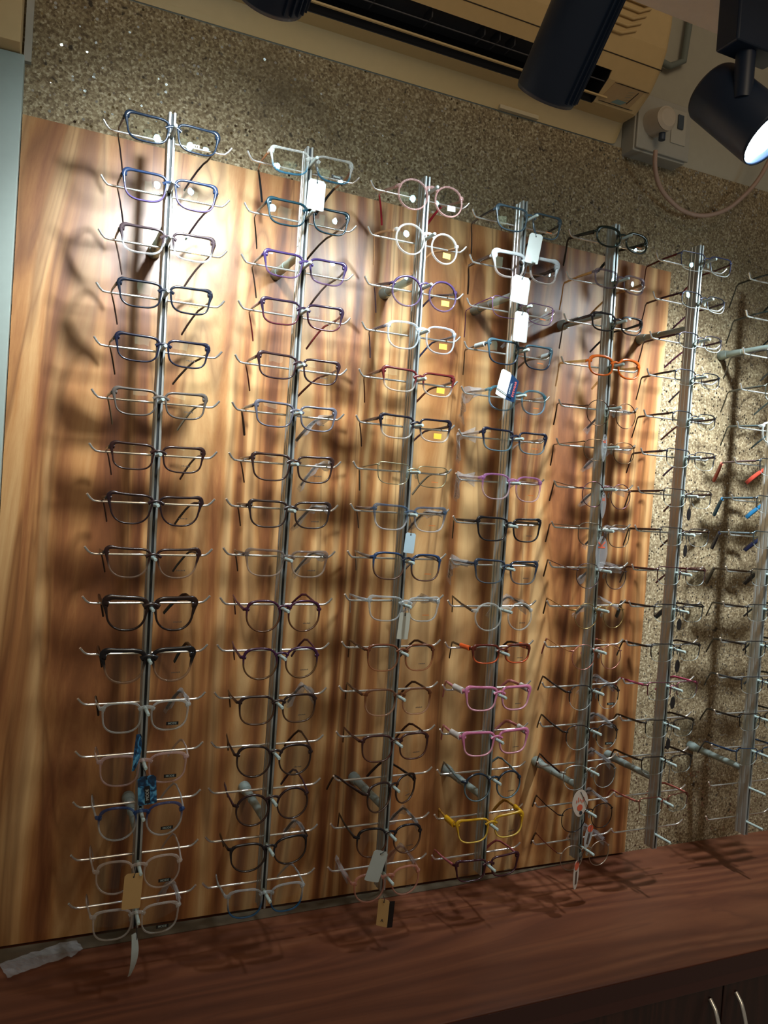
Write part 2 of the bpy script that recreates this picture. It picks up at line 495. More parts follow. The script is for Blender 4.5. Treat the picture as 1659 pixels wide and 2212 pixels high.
# ---- crumpled film lying on the counter
b = MB()
A0, A1 = atz(6, 2103, CZ), atz(172, 2046, CZ)
dirv = (A1-A0); side = Vector((dirv.y, -dirv.x, 0)).normalized()
nu, nv = 26, 6
vs = []
for i in range(nu):
    for j in range(nv):
        t = i/(nu-1); s = j/(nv-1)-0.5
        w = 0.021 if t < 0.8 else 0.021*(1.15-t)/0.35+0.004
        z = CZ+0.0025+0.0022*random.random()+0.0022*math.sin(t*11+s*5)**2*(1-abs(s))
        p = A0+dirv*t+side*(s*2*w*0.95); vs.append((p.x, p.y, z))
fs = [(i*nv+j, (i+1)*nv+j, (i+1)*nv+j+1, i*nv+j+1) for i in range(nu-1) for j in range(nv-1)]
b.add(vs, fs, False)
o = b.build('plastic_sleeve', mat_film()); md = o.modifiers.new('solid', 'SOLIDIFY'); md.thickness = 0.0003
tag(o, 'crumpled clear plastic sleeve lying flat on the counter at the left corner', 'sleeve')
# ------------------------------------------------------------------ display rails
RAIL_TOP = [(374,232), (672,302), (926,370), (1137,424), (1336,478), (1518,522)]
RAIL_BOT = [(290,2025), (566,1977), (826,1930), (1042,1900), (1251,1875), (1414,1840)]
ROWS = [
[(376,275),(370,395),(366,512),(362,628),(356,745),(350,859),(343,976),(338,1085),(332,1200),(327,1308),(321,1420),(313,1530),(303,1645),(300,1755),(297,1870),(290,1975)],
[(683,345),(673,456),(666,567),(662,668),(654,785),(647,888),(636,997),(632,1097),(622,1203),(619,1311),(608,1413),(602,1516),(596,1624),(586,1724),(580,1830),(569,1931)],
[(940,407),(934,507),(925,614),(917,712),(909,814),(900,914),(890,1014),(885,1106),(879,1208),(871,1302),(863,1405),(858,1501),(848,1600),(844,1696),(836,1800),(831,1894)],
[(1150,467),(1146,566),(1138,660),(1129,753),(1120,850),(1114,943),(1106,1038),(1099,1131),(1093,1223),(1088,1314),(1083,1405),(1078,1497),(1073,1593),(1066,1681),(1061,1778),(1056,1866)],
[(1356,510),(1346,601),(1337,691),(1327,783),(1321,876),(1318,961),(1311,1052),(1306,1141),(1299,1228),(1295,1313),(1291,1402),(1286,1490),(1280,1576),(1275,1662),(1271,1751),(1264,1833)],
[(1533,560),(1525,645),(1517,731),(1509,811),(1500,900),(1494,983),(1487,1067),(1479,1150),(1472,1235),(1467,1315),(1461,1400),(1457,1483),(1451,1564),(1444,1643),(1438,1729),(1429,1808)],
]
RAILNAME = ['leftmost rail', 'second rail from left', 'third rail from left', 'fourth rail from left', 'fifth rail from left', 'sixth rail from left', 'rail at right edge']
ORD = ['top', 'second', 'third', 'fourth', 'fifth', 'sixth', 'seventh', 'eighth', 'ninth', 'tenth', 'eleventh', 'twelfth', 'thirteenth', 'fourteenth', 'fifteenth', 'bottom']
RF, RB = 0.022, 0.046      # front and back of a rail
BARY = 0.0490              # bar the temples lie on
RAILS = []
for i in range(7):
    if i < 6:
        T = at(*RAIL_TOP[i], RF); B = at(*RAIL_BOT[i], RF)
        xc = 0.5*(T.x+B.x); lean = (T.x-B.x)/(T.z-B.z)
        xc = T.x*0.5+B.x*0.5
        zs = [at(px, py, 0.003).z for px, py in ROWS[i]]
    else:
        xc, lean = at(1612, 1797, RF).x, 0.0
        zs = [sum(at(*ROWS[q][k], 0.003).z for q in range(6))/6 for k in range(16)]
    zt, zb = 0.571, -0.572
    RAILS.append((xc, lean, zs))

def rail(i):
    xc, lean, zs = RAILS[i]
    R = empty('display_rail', (xc, 0, 0), (0, math.atan(lean), 0))
    tag(R, 'tall aluminium eyewear rail with sixteen pegs, ' + ['leftmost of all, beside the white pier', 'second from the left', 'third from the left', 'fourth from the left', 'fifth from the left', 'sixth, before the panel edge', 'cut off by the right edge of the photo'][i], 'display rail', 'aluminium display rails')
    w = 0.0052
    prof = [(-w, RB), (w, RB), (w, RB-0.004), (w-0.001, RB-0.0045), (w-0.001, RB-0.0075), (w, RB-0.008), (w, RB-0.013), (w-0.0008, RB-0.0135), (w-0.0008, RB-0.0155), (w, RB-0.016), (w, RF+0.0012), (w-0.001, RF),
            (0.0021, RF), (0.0016, RF+0.0006), (0.0016, RF+0.006), (-0.0016, RF+0.006), (-0.0016, RF+0.0006), (-0.0021, RF),
            (-w+0.001, RF), (-w, RF+0.0012), (-w, RB-0.016), (-w+0.0008, RB-0.0155), (-w+0.0008, RB-0.0135), (-w, RB-0.013), (-w, RB-0.008), (-w+0.001, RB-0.0075), (-w+0.001, RB-0.0045), (-w, RB-0.004)]
    b = MB(); b.prism(prof, (0,0,0), (1,0,0), (0,1,0), (0,0,1), zb, zt)
    b.build('rail_profile', M_ALU, R)
    b = MB(); b.box(-0.0014, 0.0014, RF+0.0030, RF+0.0058, zb+0.001, zt-0.001)  # dark strip filling the groove, painted as its shade
    b.build('slot_shade_strip', M_SLOT, R)
    for k, z in enumerate(zs):
        b = MB()
        b.cyl((0, RF+0.002, z-0.0048), (0, -0.014, z-0.0042), 0.0026, 14)
        b.cyl((0, -0.014, z-0.0042), (0, -0.0155, z-0.0042), 0.0026, 14, 0.0019)
        b.build('peg', M_PEG, R)
        b = MB()
        hb = 0.079
        zz = z-0.0035
        pts = [(-hb-0.009, BARY-0.004, zz+0.0105), (-hb-0.0045, BARY-0.002, zz+0.0045), (-hb, BARY, zz+0.0008), (-hb+0.006, BARY, zz), (0, BARY, zz), (hb-0.006, BARY, zz), (hb, BARY, zz+0.0008), (hb+0.0045, BARY-0.002, zz+0.0045), (hb+0.009, BARY-0.004, zz+0.0105)]
        b.tube(pts, 0.0017, 8)
        b.build('temple_bar', M_CHROME, R)
    for z in (-0.442, 0.418):
        b = MB()
        wall = (WY if i < 6 and not (i == 5) else (WY if i == 5 else SY))
        b.cyl((0, RB-0.001, z), (0, wall-0.020, z), 0.0062, 18)
        b.cyl((0, wall-0.060, z), (0, wall-0.020, z), 0.0070, 18)
        b.cyl((0, wall-0.021, z), (0, wall-0.010, z), 0.0080, 18, 0.0100)
        b.cyl((0, wall-0.010, z), (0, wall-0.0005, z), 0.0100, 20)
        b.build('wall_stand_off', M_STAND, R)
    return R
for i in range(7): rail(i)

# ------------------------------------------------------------------ eyeglasses
SHAPES = {  # lens width, height, exponents top and bottom, taper, outer lift
 'rect': (0.0500, 0.0315, 5.0, 3.2, 0.075, 0.0018),
 'rectl': (0.0500, 0.0350, 4.8, 3.0, 0.080, 0.0016),
 'trap': (0.0495, 0.0365, 5.2, 2.6, 0.150, 0.0026),
 'sq': (0.0475, 0.0385, 3.2, 2.7, 0.05, 0.0006),
 'way': (0.0480, 0.0400, 4.2, 2.4, 0.10, 0.0020),
 'panto': (0.0465, 0.0425, 2.7, 2.1, 0.03, 0.0008),
 'round': (0.0450, 0.0430, 2.05, 2.05, 0.0, 0.0),
 'oval': (0.0450, 0.0290, 2.6, 2.5, 0.02, 0.0),
 'small': (0.0440, 0.0270, 3.4, 2.8, 0.03, 0.0006),
 'hex': (0.0460, 0.0360, 2.5, 2.5, 0.04, 0.0010),
 'cat': (0.0475, 0.0380, 2.6, 2.1, 0.03, 0.0035),
}
NP = 44
def outline(sh, side, bridge, z0):
    w, h, nt_, nb_, tp, lift = SHAPES[sh]
    pts = []
    for i in range(NP):
        t = 2*PI*i/NP
        c, s = math.cos(t), math.sin(t)
        n = nt_ if s > 0 else nb_
        x = w/2*math.copysign(abs(c)**(2/n), c); z = h/2*math.copysign(abs(s)**(2/n), s)
        x *= 1 + tp*(z/(h/2))
        if x > 0 and z > 0: z += lift*(x/(w/2))**2
        x += w/2+bridge/2
        pts.append((x*side, z+z0))
    return pts
def wrap(x): return 1.0*x*x

def rim(b, pts, side, t_of, d, span=None, closed=True):
    """band around a lens outline: in-plane width t, depth d"""
    n = len(pts)
    idx = list(range(n)) if closed else span
    cx = sum(p[0] for p in pts)/n; cz = sum(p[1] for p in pts)/n
    rings = []
    cornx = max(abs(p[0]) for p in pts); cornz = max(p[1] for p in pts)-0.002
    for i in idx:
        x, z = pts[i]
        xa, za = pts[i-1]; xb, zb = pts[(i+1) % n]
        tx, tz = xb-xa, zb-za
        nx, nz = tz, -tx
        l = math.hypot(nx, nz) or 1
        nx /= l; nz /= l
        if nx*(x-cx)+nz*(z-cz) < 0: nx, nz = -nx, -nz
        t = t_of((z-cz), abs(x))
        if d > 0.0026 and closed: t += (0.0027 if d < 0.004 else 0.0036)*math.exp(-((x-side*cornx)**2+(z-cornz)**2)/0.0065**2)
        y = wrap(x)
        e = min(t, d)*0.28
        sec = [(0, -d/2+e), (e, -d/2), (t-e, -d/2), (t, -d/2+e), (t, d/2-e), (t-e, d/2), (e, d/2), (0, d/2-e)]
        rings.append([(x+nx*a, y+q, z+nz*a) for a, q in sec])
    m = 8
    vs = [v for r in rings for v in r]
    k = len(rings)
    fs = [(i*m+j, i*m+(j+1) % m, ((i+1) % k)*m+(j+1) % m, ((i+1) % k)*m+j) for i in range(k if closed else k-1) for j in range(m)]
    b.add(vs, fs, True)
    if not closed:
        b.add(rings[0], [tuple(range(8))]); b.add(rings[-1], [tuple(range(8))])

def glasses(x, z, spec, label, group, rng, y0=0.006):
    sh, kind, top, bot, tcol, tip, opt, desc = spec
    bridge = 0.0165
    w, h = SHAPES[sh][:2]
    z0 = -h/2+0.0065
    yaw = math.radians(opt.get('yaw', rng.uniform(-1.8, 1.8)))
    roll = math.radians(opt.get('roll', rng.uniform(-1.2, 1.2)))
    R = empty('eyeglasses', (x, y0, z), (0, roll, yaw))
    tag(R, label, 'glasses', group)
    fm = frame_mat(top, bot)
    k = {'ac': (0.0023, 0.0033, 0.0034), 'tk': (0.0028, 0.0060, 0.0042), 'me': (0.0012, 0.0012, 0.0017), 'hr': (0.0013, 0.0018, 0.0022), 'cl': (0.0022, 0.0028, 0.0036)}[kind]
    rt = opt.get('rt', 1.0)
    tb, tt, d = k[0]*rt, k[1]*rt, k[2]
    t_of = lambda dz, ax: tb + (tt-tb)*max(0.0, min(1.0, (dz/(h/2)+0.1)/0.9))
    b = MB()
    for s in (-1, 1):
        o = outline(sh, s, bridge, z0)
        if kind == 'hr': rim(b, o, s, t_of, d, span=[i % NP for i in range(-2, NP//2+3)], closed=False)
        else: rim(b, o, s, t_of, d)
    # bridge
    zb = 0.0005
    r = {'ac': 0.0020, 'tk': 0.0034, 'me': 0.0010, 'hr': 0.0012, 'cl': 0.0024}[kind]
    hb = bridge/2+0.0012
    b.tube([(-hb-0.001, 0.0002, zb-0.003), (-hb*0.62, -0.0006, zb+0.0000), (0, -0.0010, zb+0.0012), (hb*0.62, -0.0006, zb), (hb+0.001, 0.0002, zb-0.003)], [r*1.25, r, r*0.95, r, r*1.25], 8, flat=0.8)
    # end pieces
    xo = bridge/2+w*(1+SHAPES[sh][4]*0.5)
    ze = z0+h*0.30 + SHAPES[sh][5]
    if sh in ('round', 'oval', 'panto'): ze = z0+h*0.22
    hx = xo+0.0038
    re = {'ac': 0.0024, 'tk': 0.0040, 'me': 0.0011, 'hr': 0.0016, 'cl': 0.0028}[kind]
    for s in (-1, 1):
        b.tube([(s*(xo-0.0030), wrap(xo), ze+0.0005), (s*(xo+0.0015), wrap(xo)+0.0002, ze+0.0012), (s*(hx-0.0004), wrap(xo)+0.0030, ze+0.0005), (s*hx, wrap(xo)+0.0075, ze)], [re*1.15, re*1.15, re, re*0.8], 8, flat=0.8)
    b.build('front_frame', fm, R)
    # lenses
    for s in (-1, 1):
        o = outline(sh, s, bridge, z0)
        cx = s*(bridge/2+w/2)
        vs = []; fs = []
        def lp(px, pz):
            rr = ((px-cx)**2+(pz-z0)**2)
            return (px, wrap(px)+rr/(2*0.12)-0.0022, pz)
        for f in (1.0, 0.75, 0.5, 0.25):
            vs += [lp(cx+(px-cx)*f, z0+(pz-z0)*f) for px, pz in o]
        vs.append(lp(cx, z0))
        for q in range(3): fs += [(q*NP+i, q*NP+(i+1) % NP, (q+1)*NP+(i+1) % NP, (q+1)*NP+i) for i in range(NP)]
        fs += [(3*NP+i, 3*NP+(i+1) % NP, 4*NP) for i in range(NP)]
        if s < 0: fs = [tuple(reversed(f)) for f in fs]
        lb = MB(); lb.add(vs, fs, True)
        mats = [mat_lens(opt.get('tint', (0.95, 0.975, 0.97)))]
        if kind == 'hr':
            nf = len(lb.f)
            rim(lb, o, s, lambda a, c: 0.0009, 0.0016, span=[i % NP for i in range(NP//2-1, NP+2)], closed=False)
            L = lb.build('lens', mats+[frame_mat('c#dfeaea')], R)
            for p in L.data.polygons[nf:]: p.material_index = 1
        else:
            L = lb.build('lens', mats, R)
        st = opt.get('st')
        if st and s > 0:
            sx, sz = cx+0.004, z0-h*0.24
            yy = lp(sx, sz)[1]
            if st in 'yw':
                q = MB(); q.box(sx-0.0068, sx+0.0068, yy-0.0013, yy-0.0010, sz-0.0042, sz+0.0042)
                q.build('demo_sticker', plain('sticker_'+st, '#e8b23a' if st == 'y' else '#c9d6da', 0.5), L)['label'] = ('yellow' if st == 'y' else 'white')+' price sticker'
            elif st == 'k':
                q = MB(); q.box(sx-0.0085, sx+0.0085, yy-0.0016, yy-0.0012, sz-0.0042, sz+0.0005)
                q.build('demo_sticker', plain('sticker_k', '#0c0d0e', 0.4), L)['label'] = 'black sticker with light lettering'
                text_mesh(L, opt.get('tx', 'MODE'), 0.0042, plain('sticker_ink', '#8f9c98', 0.5), (sx, yy-0.0018, sz-0.0019), (PI/2, 0, 0))
            elif st == 'e':
                text_mesh(L, 'EYE', 0.0055, plain('ink_grey', '#b5b2bd', 0.5), (sx-0.006, yy-0.0016, sz-0.001), (PI/2, 0.0, 0))
                q = MB(); q.prism([(0.0042*math.cos(a*PI/8), 0.0022*math.sin(a*PI/8)) for a in range(16)], (sx+0.007, yy-0.0012, sz-0.001), (1,0,0), (0,0,1), (0,-1,0), 0, 0.0003)
                q.build('demo_sticker', plain('ink_teal', '#2f9fb8', 0.5), L)['label'] = 'teal oval mark'
            elif st in 'po':
                q = MB()
                for j in range(6): 
                    x_ = sx-0.0055+j*0.0021
                    q.box(x_, x_+0.0013, lp(x_, sz)[1]-0.0005, lp(x_, sz)[1]-0.0003, sz-0.0009, sz+0.0009*(1 if j % 2 else 0.6))
                q.build('lens_print', plain('ink_'+st, '#4a4038' if st == 'p' else '#c46a2c', 0.6), L)
    # temples
    tm = frame_mat(tcol)
    zr = -0.0035+0.0017
    for s in (-1, 1):
        y1 = wrap(xo)+0.006
        ra = {'ac': 0.0021, 'tk': 0.0030, 'me': 0.0009, 'hr': 0.0020, 'cl': 0.0020}[kind]*opt.get('tr', 1.0)
        ybar = BARY-y0
        zt = zr+ra*1.25
        # the temple lies on the bar: line through hinge and bar, then the ear bend
        dzdy = (zt-ze)/(ybar-y1)
        far = opt['fr'] if s > 0 else opt['fl']
        yb = 0.064+0.020*far; zbend = zt+dzdy*(yb-ybar)
        sp = 0.0025; inw = 0.007+0.016*far
        P = [(hx, y1, ze), (hx+sp, ybar, zt), (hx+sp-inw*0.10, yb-0.007, zbend-dzdy*0.007), (hx+sp-inw*0.25, yb+0.002, zbend-0.0022), (hx+sp-inw*0.50, yb+0.010+0.002*far, zbend-0.0110), (hx+sp-inw*0.78, yb+0.018+0.006*far, zbend-0.0235), (hx+sp-inw, yb+0.024+0.010*far, zbend-0.0350)]
        P = [(s*p[0], p[1], p[2]) for p in P]
        rr = [ra*1.35, ra, ra*0.95, ra*0.95, ra*1.0, ra*1.1, ra*1.0]
        if kind in ('me', 'hr'): rr = [ra*1.1, ra, ra, ra, ra, ra, ra]
        b = MB()
        up = Vector((0, 0.3, 1)).normalized()
        if tip:
            b.tube(P[:4], rr[:4], 8, flat=0.55 if kind != 'me' else 1, up=up)
            T = b.build('temple', tm, R)
            q = MB()
            tr_ = 1.0 if kind not in ('me', 'hr') else 1.75
            P2 = [tuple(0.4*a+0.6*c for a, c in zip(P[2], P[3]))]+P[3:]
            q.tube(P2, [ra*1.15*tr_, ra*1.15*tr_, ra*1.25*tr_, ra*1.4*tr_, ra*1.3*tr_], 8, flat=0.7, up=up)
            q.build('temple_tip', frame_mat(tip), T)
        else:
            b.tube(P, rr, 8, flat=0.55 if kind != 'me' else 1, up=up)
            T = b.build('temple', tm, R)
        col2 = opt.get('sleeve_temple')
        if col2:
            q = MB()
            P3 = [tuple(a*(1-f)+c*f for a, c in zip(P[0], P[1])) for f in (0.05, 0.3, 0.85)]
            q.tube(P3, ra*2.1, 8, flat=0.75, up=up)
            q.build('temple_pad', frame_mat(col2), T)
        if opt.get('film') in ('both',) or (opt.get('film') == 'l' and s < 0) or (opt.get('film') == 'r' and s > 0):
            FILMS.append((R, [Vector(p) for p in P], opt.get('fw', 0.008), s, desc, label))
    if kind in ('me', 'hr'):
        for s in (-1, 1):
            q = MB()
            px = s*(bridge/2-0.0012)
            q.tube([(s*(bridge/2+0.0005), 0.001, z0+h*0.10), (s*(bridge/2-0.0005), 0.005, z0+h*0.08), (px, 0.006, z0+0.001)], 0.0005, 6)
            q.tube([(px-s*0.0006, 0.0050, z0+0.0055), (px, 0.0062, z0+0.0025), (px+s*0.0010, 0.0066, z0-0.0015), (px+s*0.0018, 0.0068, z0-0.0045)], [0.0010, 0.0026, 0.0028, 0.0012], 8, flat=0.45)
            q.build('nose_pad', frame_mat('c#cfd8d4'), R)
    return R
FILMS = []

def P(s):
    """one line of the stock list"""
    f = [t.strip() for t in s.split('|')]
    sh, kind, top, bot, tc, tip, opt, desc = f
    o = {}
    for kv in opt.split():
        k_, v = kv.split('=')
        o[k_] = v if k_ in ('st', 'film', 'sleeve_temple', 'tx') else float(v)
    return (sh, kind, top, bot or None, tc, tip or None, o, desc)

STOCK = [
['rect|ac|#14202e||#2a1f20||st=e|navy black rectangular glasses with printed teal lens mark',
 'rectl|ac|#1b2a44|#4b3f66|#2a2026|||navy glasses fading to violet corners',
 'rect|ac|#3a2f33|c#eef2f4|#4a3b38||st=o|grey brown top, clear bottom rectangular glasses',
 'rect|ac|#141a26||#3a2a26||st=o|glossy black rectangular glasses with brown temples',
 'rect|ac|#15192a||#2e2420||st=p|black rectangular glasses with dark blue cast',
 'rect|ac|#57504a||#6e6350||st=p|taupe grey translucent rectangular glasses',
 'rect|ac|#2e1a18||#3a2420||st=p|dark chocolate brown rectangular glasses',
 'trap|ac|#26171b||#3a2522||st=p|dark brown tapered glasses with pointed corners',
 'trap|ac|#2f1a18|c#b9a08c|#2f2320||st=p|brown top glasses fading to clear beige',
 'way|tk|#23130f||#1e1412||st=p|thick dark tortoise brown square glasses',
 'way|tk|#100e12|c#b59a80|#14110f||st=p|thick black glasses fading to clear beige',
 'sq|cl|c#d9dedc||c#d9d6d0|#1d1c1c|st=k film=r|crystal clear square glasses with black demo sticker',
 'sq|cl|c#ddc4c0||c#dccfc8||st=k|pinkish crystal square glasses with black demo sticker',
 'panto|cl|c#2f5c9a|c#d8dfe2|c#c9ced0||st=k|blue topped clear round glasses',
 'panto|cl|c#dccfc4||c#d5ccc4||st=k|blush crystal round glasses behind a beige tag',
 'sq|cl|c#d7d2cc||c#cfcac4||st=k film=r|lowest crystal clear square glasses'],
['rect|cl|c#d9dcd8|c#2b7d9e|c#c98b5c|#1a1c20|st=k tx=PRIME|clear and teal glasses with orange temples and white tag',
 'rect|ac|#0f2a33||#2c2420|||black teal rectangular glasses with glaring lens',
 'rect|ac|#33264f|c#77588a|#3f3330|||purple translucent rectangular glasses',
 'rect|ac|#271a2e|#4d1d28|#7a2a2c||st=p|dark plum glasses with red temples',
 'rect|ac|#2f1e22||#5d2822||st=p|dark brown glasses with reddish temples',
 'rect|ac|#5b5a64||#6a6660|#54433c|st=p film=r|thin slate grey rectangular glasses',
 'rectl|ac|#33221f||#4f382e||st=p film=r|espresso brown rectangular glasses with wrapped right temple',
 'rectl|ac|#2f2320||#4a2f26||st=p film=r|black brown rectangular glasses with splayed long temples',
 'rectl|ac|c#8f8078|c#c6b6a8|#4b3a33||st=p film=r|smoky translucent taupe rectangular glasses',
 'panto|ac|#3f1830|#5c3a24|#4d1e34||st=p|burgundy and brown round glasses',
 'panto|ac|#3a1738|#5e4228|#441c34||st=p|violet brown round glasses with violet temples',
 'sq|ac|#2b1a18|#4e3422|#3e281f||st=p film=r fw=0.010|dark tortoise square glasses with frosted temple sleeve',
 'panto|ac|#251717|#33221c|#2c1c1a||st=p|dark brown round glasses with keyhole bridge',
 'round|ac|#2a1517|#3a2620|#3c1f30||roll=-5|dark maroon round glasses hanging tilted',
 'cat|ac|#140f14|#2c1f1a|#17110f||roll=-4 film=r|glossy black upswept round glasses',
 'sq|cl|c#c7cdd0|c#2f77a8|c#c9d2d4|||clear glasses with blue lower rims'],
['round|cl|c#e0b9b4||c#d9b4ac|#8e1d2a|st=w|pink crystal round glasses with crimson temple tips',
 'round|cl|c#dedfdc||#b98c62||st=y yaw=3 roll=3|clear round glasses with tan temples and yellow sticker',
 'round|ac|#3f3052|c#7d6c92|#3a2a38||st=y|purple mottled round glasses with yellow sticker',
 'sq|cl|c#d5dfe6||#2a2c48||st=y|clear square glasses with navy temples and yellow sticker',
 'rect|ac|#5a2020|c#e0dcd4|#5a2c1a||st=y|wine red top clear bottom rectangular glasses',
 'rect|ac|#1c1a24|c#e2e0da|#3a2224||st=y|black top clear bottom glasses with yellow sticker',
 'rect|me|m#a5a488||m#8f8b78|#8a7f6a|st=o|thin champagne metal rectangular glasses',
 'rectl|ac|c#5e7690|c#dcdfe2|#6a5c5a||st=o film=r|pale blue top clear bottom glasses',
 'sq|ac|#2a3f60|#5a4034|#7a7068||st=o|steel blue top brown bottom square glasses',
 'rectl|cl|c#cfd6d8||c#c6cdd0||st=o film=r|colourless clear rectangular glasses',
 'sq|ac|#6a3a22|c#b9805a|#4a3026||st=p|amber brown square glasses',
 'sq|ac|c#8a5636|c#c9a184|#4e352c||st=p|light amber clear square glasses',
 'sq|ac|#3a1c1a|#4e2c22|#4a2c26||st=p|dark mahogany square glasses',
 'panto|ac|#2c1c1a|#4a3226|#2a1c1a||st=p yaw=24|dark brown round glasses turned sideways to the left',
 'panto|ac|#15131a|#5a3c2c|#2c2622||st=p film=r|black top brown bottom round glasses',
 'panto|cl|c#d8a08c||c#d8a08c||st=p film=both roll=-3|peach crystal round glasses with hanging tags'],
['rectl|ac|#3b4c55||#1d1c22||st=o|slate grey rectangular glasses with white tag',
 'rectl|tk|#a9b0b2|c#c9c2bc|#3a2b26||tint=0.8|frosted white rectangular glasses with brown temples',
 'rect|me|m#8a6c96||m#75508a||st=o film=r|thin lilac metal glasses with white tag',
 'rectl|ac|#3c5560|#1f2a38|#5a4634||st=o sleeve_temple=#aab6b8|grey blue glasses above the folded printed tag',
 'hex|ac|c#4f8a9a|c#8fb8d0|c#b5a79a||st=o film=l fw=0.014|clear cyan glasses behind the folded printed tag',
 'rect|ac|#1b1f30|c#7ba3b5|c#b5a79a||st=o film=l fw=0.013|black top ice blue bottom glasses',
 'sq|cl|c#c48abf|c#dcc6cc|c#c0a6a0||st=o film=l fw=0.013|orchid pink clear glasses',
 'rectl|ac|#16161a||#26221f||st=p|matt black rectangular glasses with slim rims',
 'rectl|ac|#2c3646|c#6f8290|#39414c||st=p film=l fw=0.012|thin blue grey glasses with bagged temple',
 'round|cl|c#d9dcd8||#3f2c1e||st=p film=r fw=0.010|clear round glasses with brown temples',
 'small|ac|#5a2216|#c8582c|#33231c||st=p rt=1.2 sleeve_temple=#e05a24|orange and brown small rectangular glasses',
 'rectl|ac|#c9799c|#d49aa8|#d78c90||st=p rt=1.35 tr=1.3 sleeve_temple=#c9c2bc|pink glasses with white temple pads, upper of two',
 'rectl|ac|#c57398|#d598a6|#d2888e||st=p rt=1.35 tr=1.3 sleeve_temple=#c9c2bc|pink glasses with white temple pads, lower of two',
 'round|ac|#1f2c3a|#5d6f76|#6f8386||st=p|navy round glasses with grey blue temples',
 'rectl|ac|#c99a1e|#d8b452|#b88a3a||st=p rt=1.15 tr=1.3 sleeve_temple=#d9a41a yaw=-4 roll=-4|bright yellow glasses with yellow temples',
 'rect|ac|#3a1420||#b5636a||st=p|dark maroon glasses with salmon temples'],
['oval|ac|#14261f||#141c1a||st=o rt=1.3 tr=1.4|black green oval glasses',
 'small|ac|c#8a7a88||#b58248||st=o|mauve clear glasses with tan temples',
 'small|ac|#1a161c||#221c20|||black small rectangular glasses',
 'oval|ac|#d9651c||c#c9a24a||rt=1.4|bright orange oval glasses',
 'round|me|m#5a4434||m#4a382c|#3a2420|film=r|brown wire round glasses',
 'hex|me|m#6a543e||m#8a7458|#3a2420|film=r|bronze wire rounded square glasses',
 'round|me|m#6e4c56||m#7a6450|#3c221e|film=r|copper wire round glasses',
 'sq|me|m#6e6456||m#7a6c58|#3a2420|film=r|pewter wire square glasses with drooping sleeve',
 'panto|me|m#5e5054||m#6a4c40|#3a2822|film=r|brown wire round glasses with bagged temples',
 'round|me|m#a08858||m#a88850|#2e2420|film=r|gold wire round glasses',
 'round|me|m#c48478||m#c49a6a|#c87a70||rose pink wire round glasses',
 'panto|hr|#1f1c1e||#221c1c||st=k tx=NOVA film=r|black browline half rim glasses, upper of two',
 'panto|hr|#241d1d||#201b1b||st=k tx=NOVA film=r|black browline half rim glasses, lower of two',
 'panto|hr|m#a8aaa6||m#3a2c2c||film=r|silver wire half rim glasses',
 'panto|me|m#2e2a2c||m#3a241e|#1e1618|film=r|dark wire round glasses with oval paper tag',
 'round|me|m#b0a294||m#7a3c30|#2c1a18|film=r|pale wire round glasses with paper tag'],
['rect|hr|#232a48||#5a1c20|||navy half rim glasses with red temples',
 'small|hr|m#3a3c46||#3e1c2a|||half rim glasses with plum temples',
 'small|hr|m#46424c||#45202c|||half rim glasses with wine temples over glowing wall',
 'small|hr|m#3c3e46||#2c2226|||half rim glasses with black brown temples',
 'small|hr|m#34363c||#3a1f1c|||dark half rim glasses with brown temples',
 'rect|hr|#26262e||#33202c|||charcoal half rim glasses with violet grey tips',
 'rect|hr|#2e2622||#3e2220|||brown half rim glasses above first black oval tag',
 'rect|hr|#2a2422||#3a211c|||umber half rim glasses above second black oval tag',
 'rect|hr|#3a1e1e||#481e20|||oxblood half rim glasses',
 'rect|hr|#191819||#1d1b1c|#1c1a1b||black half rim glasses with red tipped temple',
 'rect|hr|#1c1a1a||#1e1b1b|||jet black half rim glasses with oval tag below',
 'rect|hr|m#8a5a64||#b04a68|||rose pink half rim glasses',
 'rect|hr|#1c1714||#1c1714|||very dark brown half rim glasses',
 'rect|hr|#1b1614||#1c1613|||black brown half rim glasses beside stand-off',
 'rect|hr|m#8a5a4c||#b8685c|||salmon half rim glasses, lowest on this rail',
 None],
['rect|hr|#1a2220||#1c2422|||black green half rim glasses',
 'rect|hr|#1a2422||#1a2422|||black glasses with green cast',
 'rect|hr|#262624||#262624|||dark grey glasses over stand-off',
 'rect|hr|m#5a6058||#343a36|||grey green glasses',
 'sq|cl|c#c9ceca||#39484a|||clear glasses with slate temples',
 'rect|hr|m#4a5258||#5a4a4c|#c04a3a||glasses with red temple tips',
 'rect|hr|m#4a5258||#3f5a66|#2a6f9a||glasses with bright blue temple tips',
 'rect|hr|m#5a6a70||#5a6a70|#22284a||slate glasses with navy temple tips',
 'rect|hr|m#4a453e||m#4a4238|#2a2420||thin bronze wire glasses',
 'rect|hr|#23211f||#23211f|||thin black glasses',
 'rect|hr|#1c1b1a||#1c1b1a|||matt black glasses with hooked tips',
 'rect|hr|#2a2c30||#2c3034|||charcoal blue glasses',
 'rect|hr|#1d1a17||#1d1a17|||deep black glasses above the blue pair',
 'rect|hr|#22344a||#1f3550|||dark blue glasses beside stand-off',
 None, None],
]
GROUPS = ['glasses on the leftmost rail', 'glasses on the second rail', 'glasses on the third rail', 'glasses on the fourth rail', 'glasses on the fifth rail', 'glasses on the sixth rail', 'glasses on the rail at the right edge']
GL = {}
rng = random.Random(11)
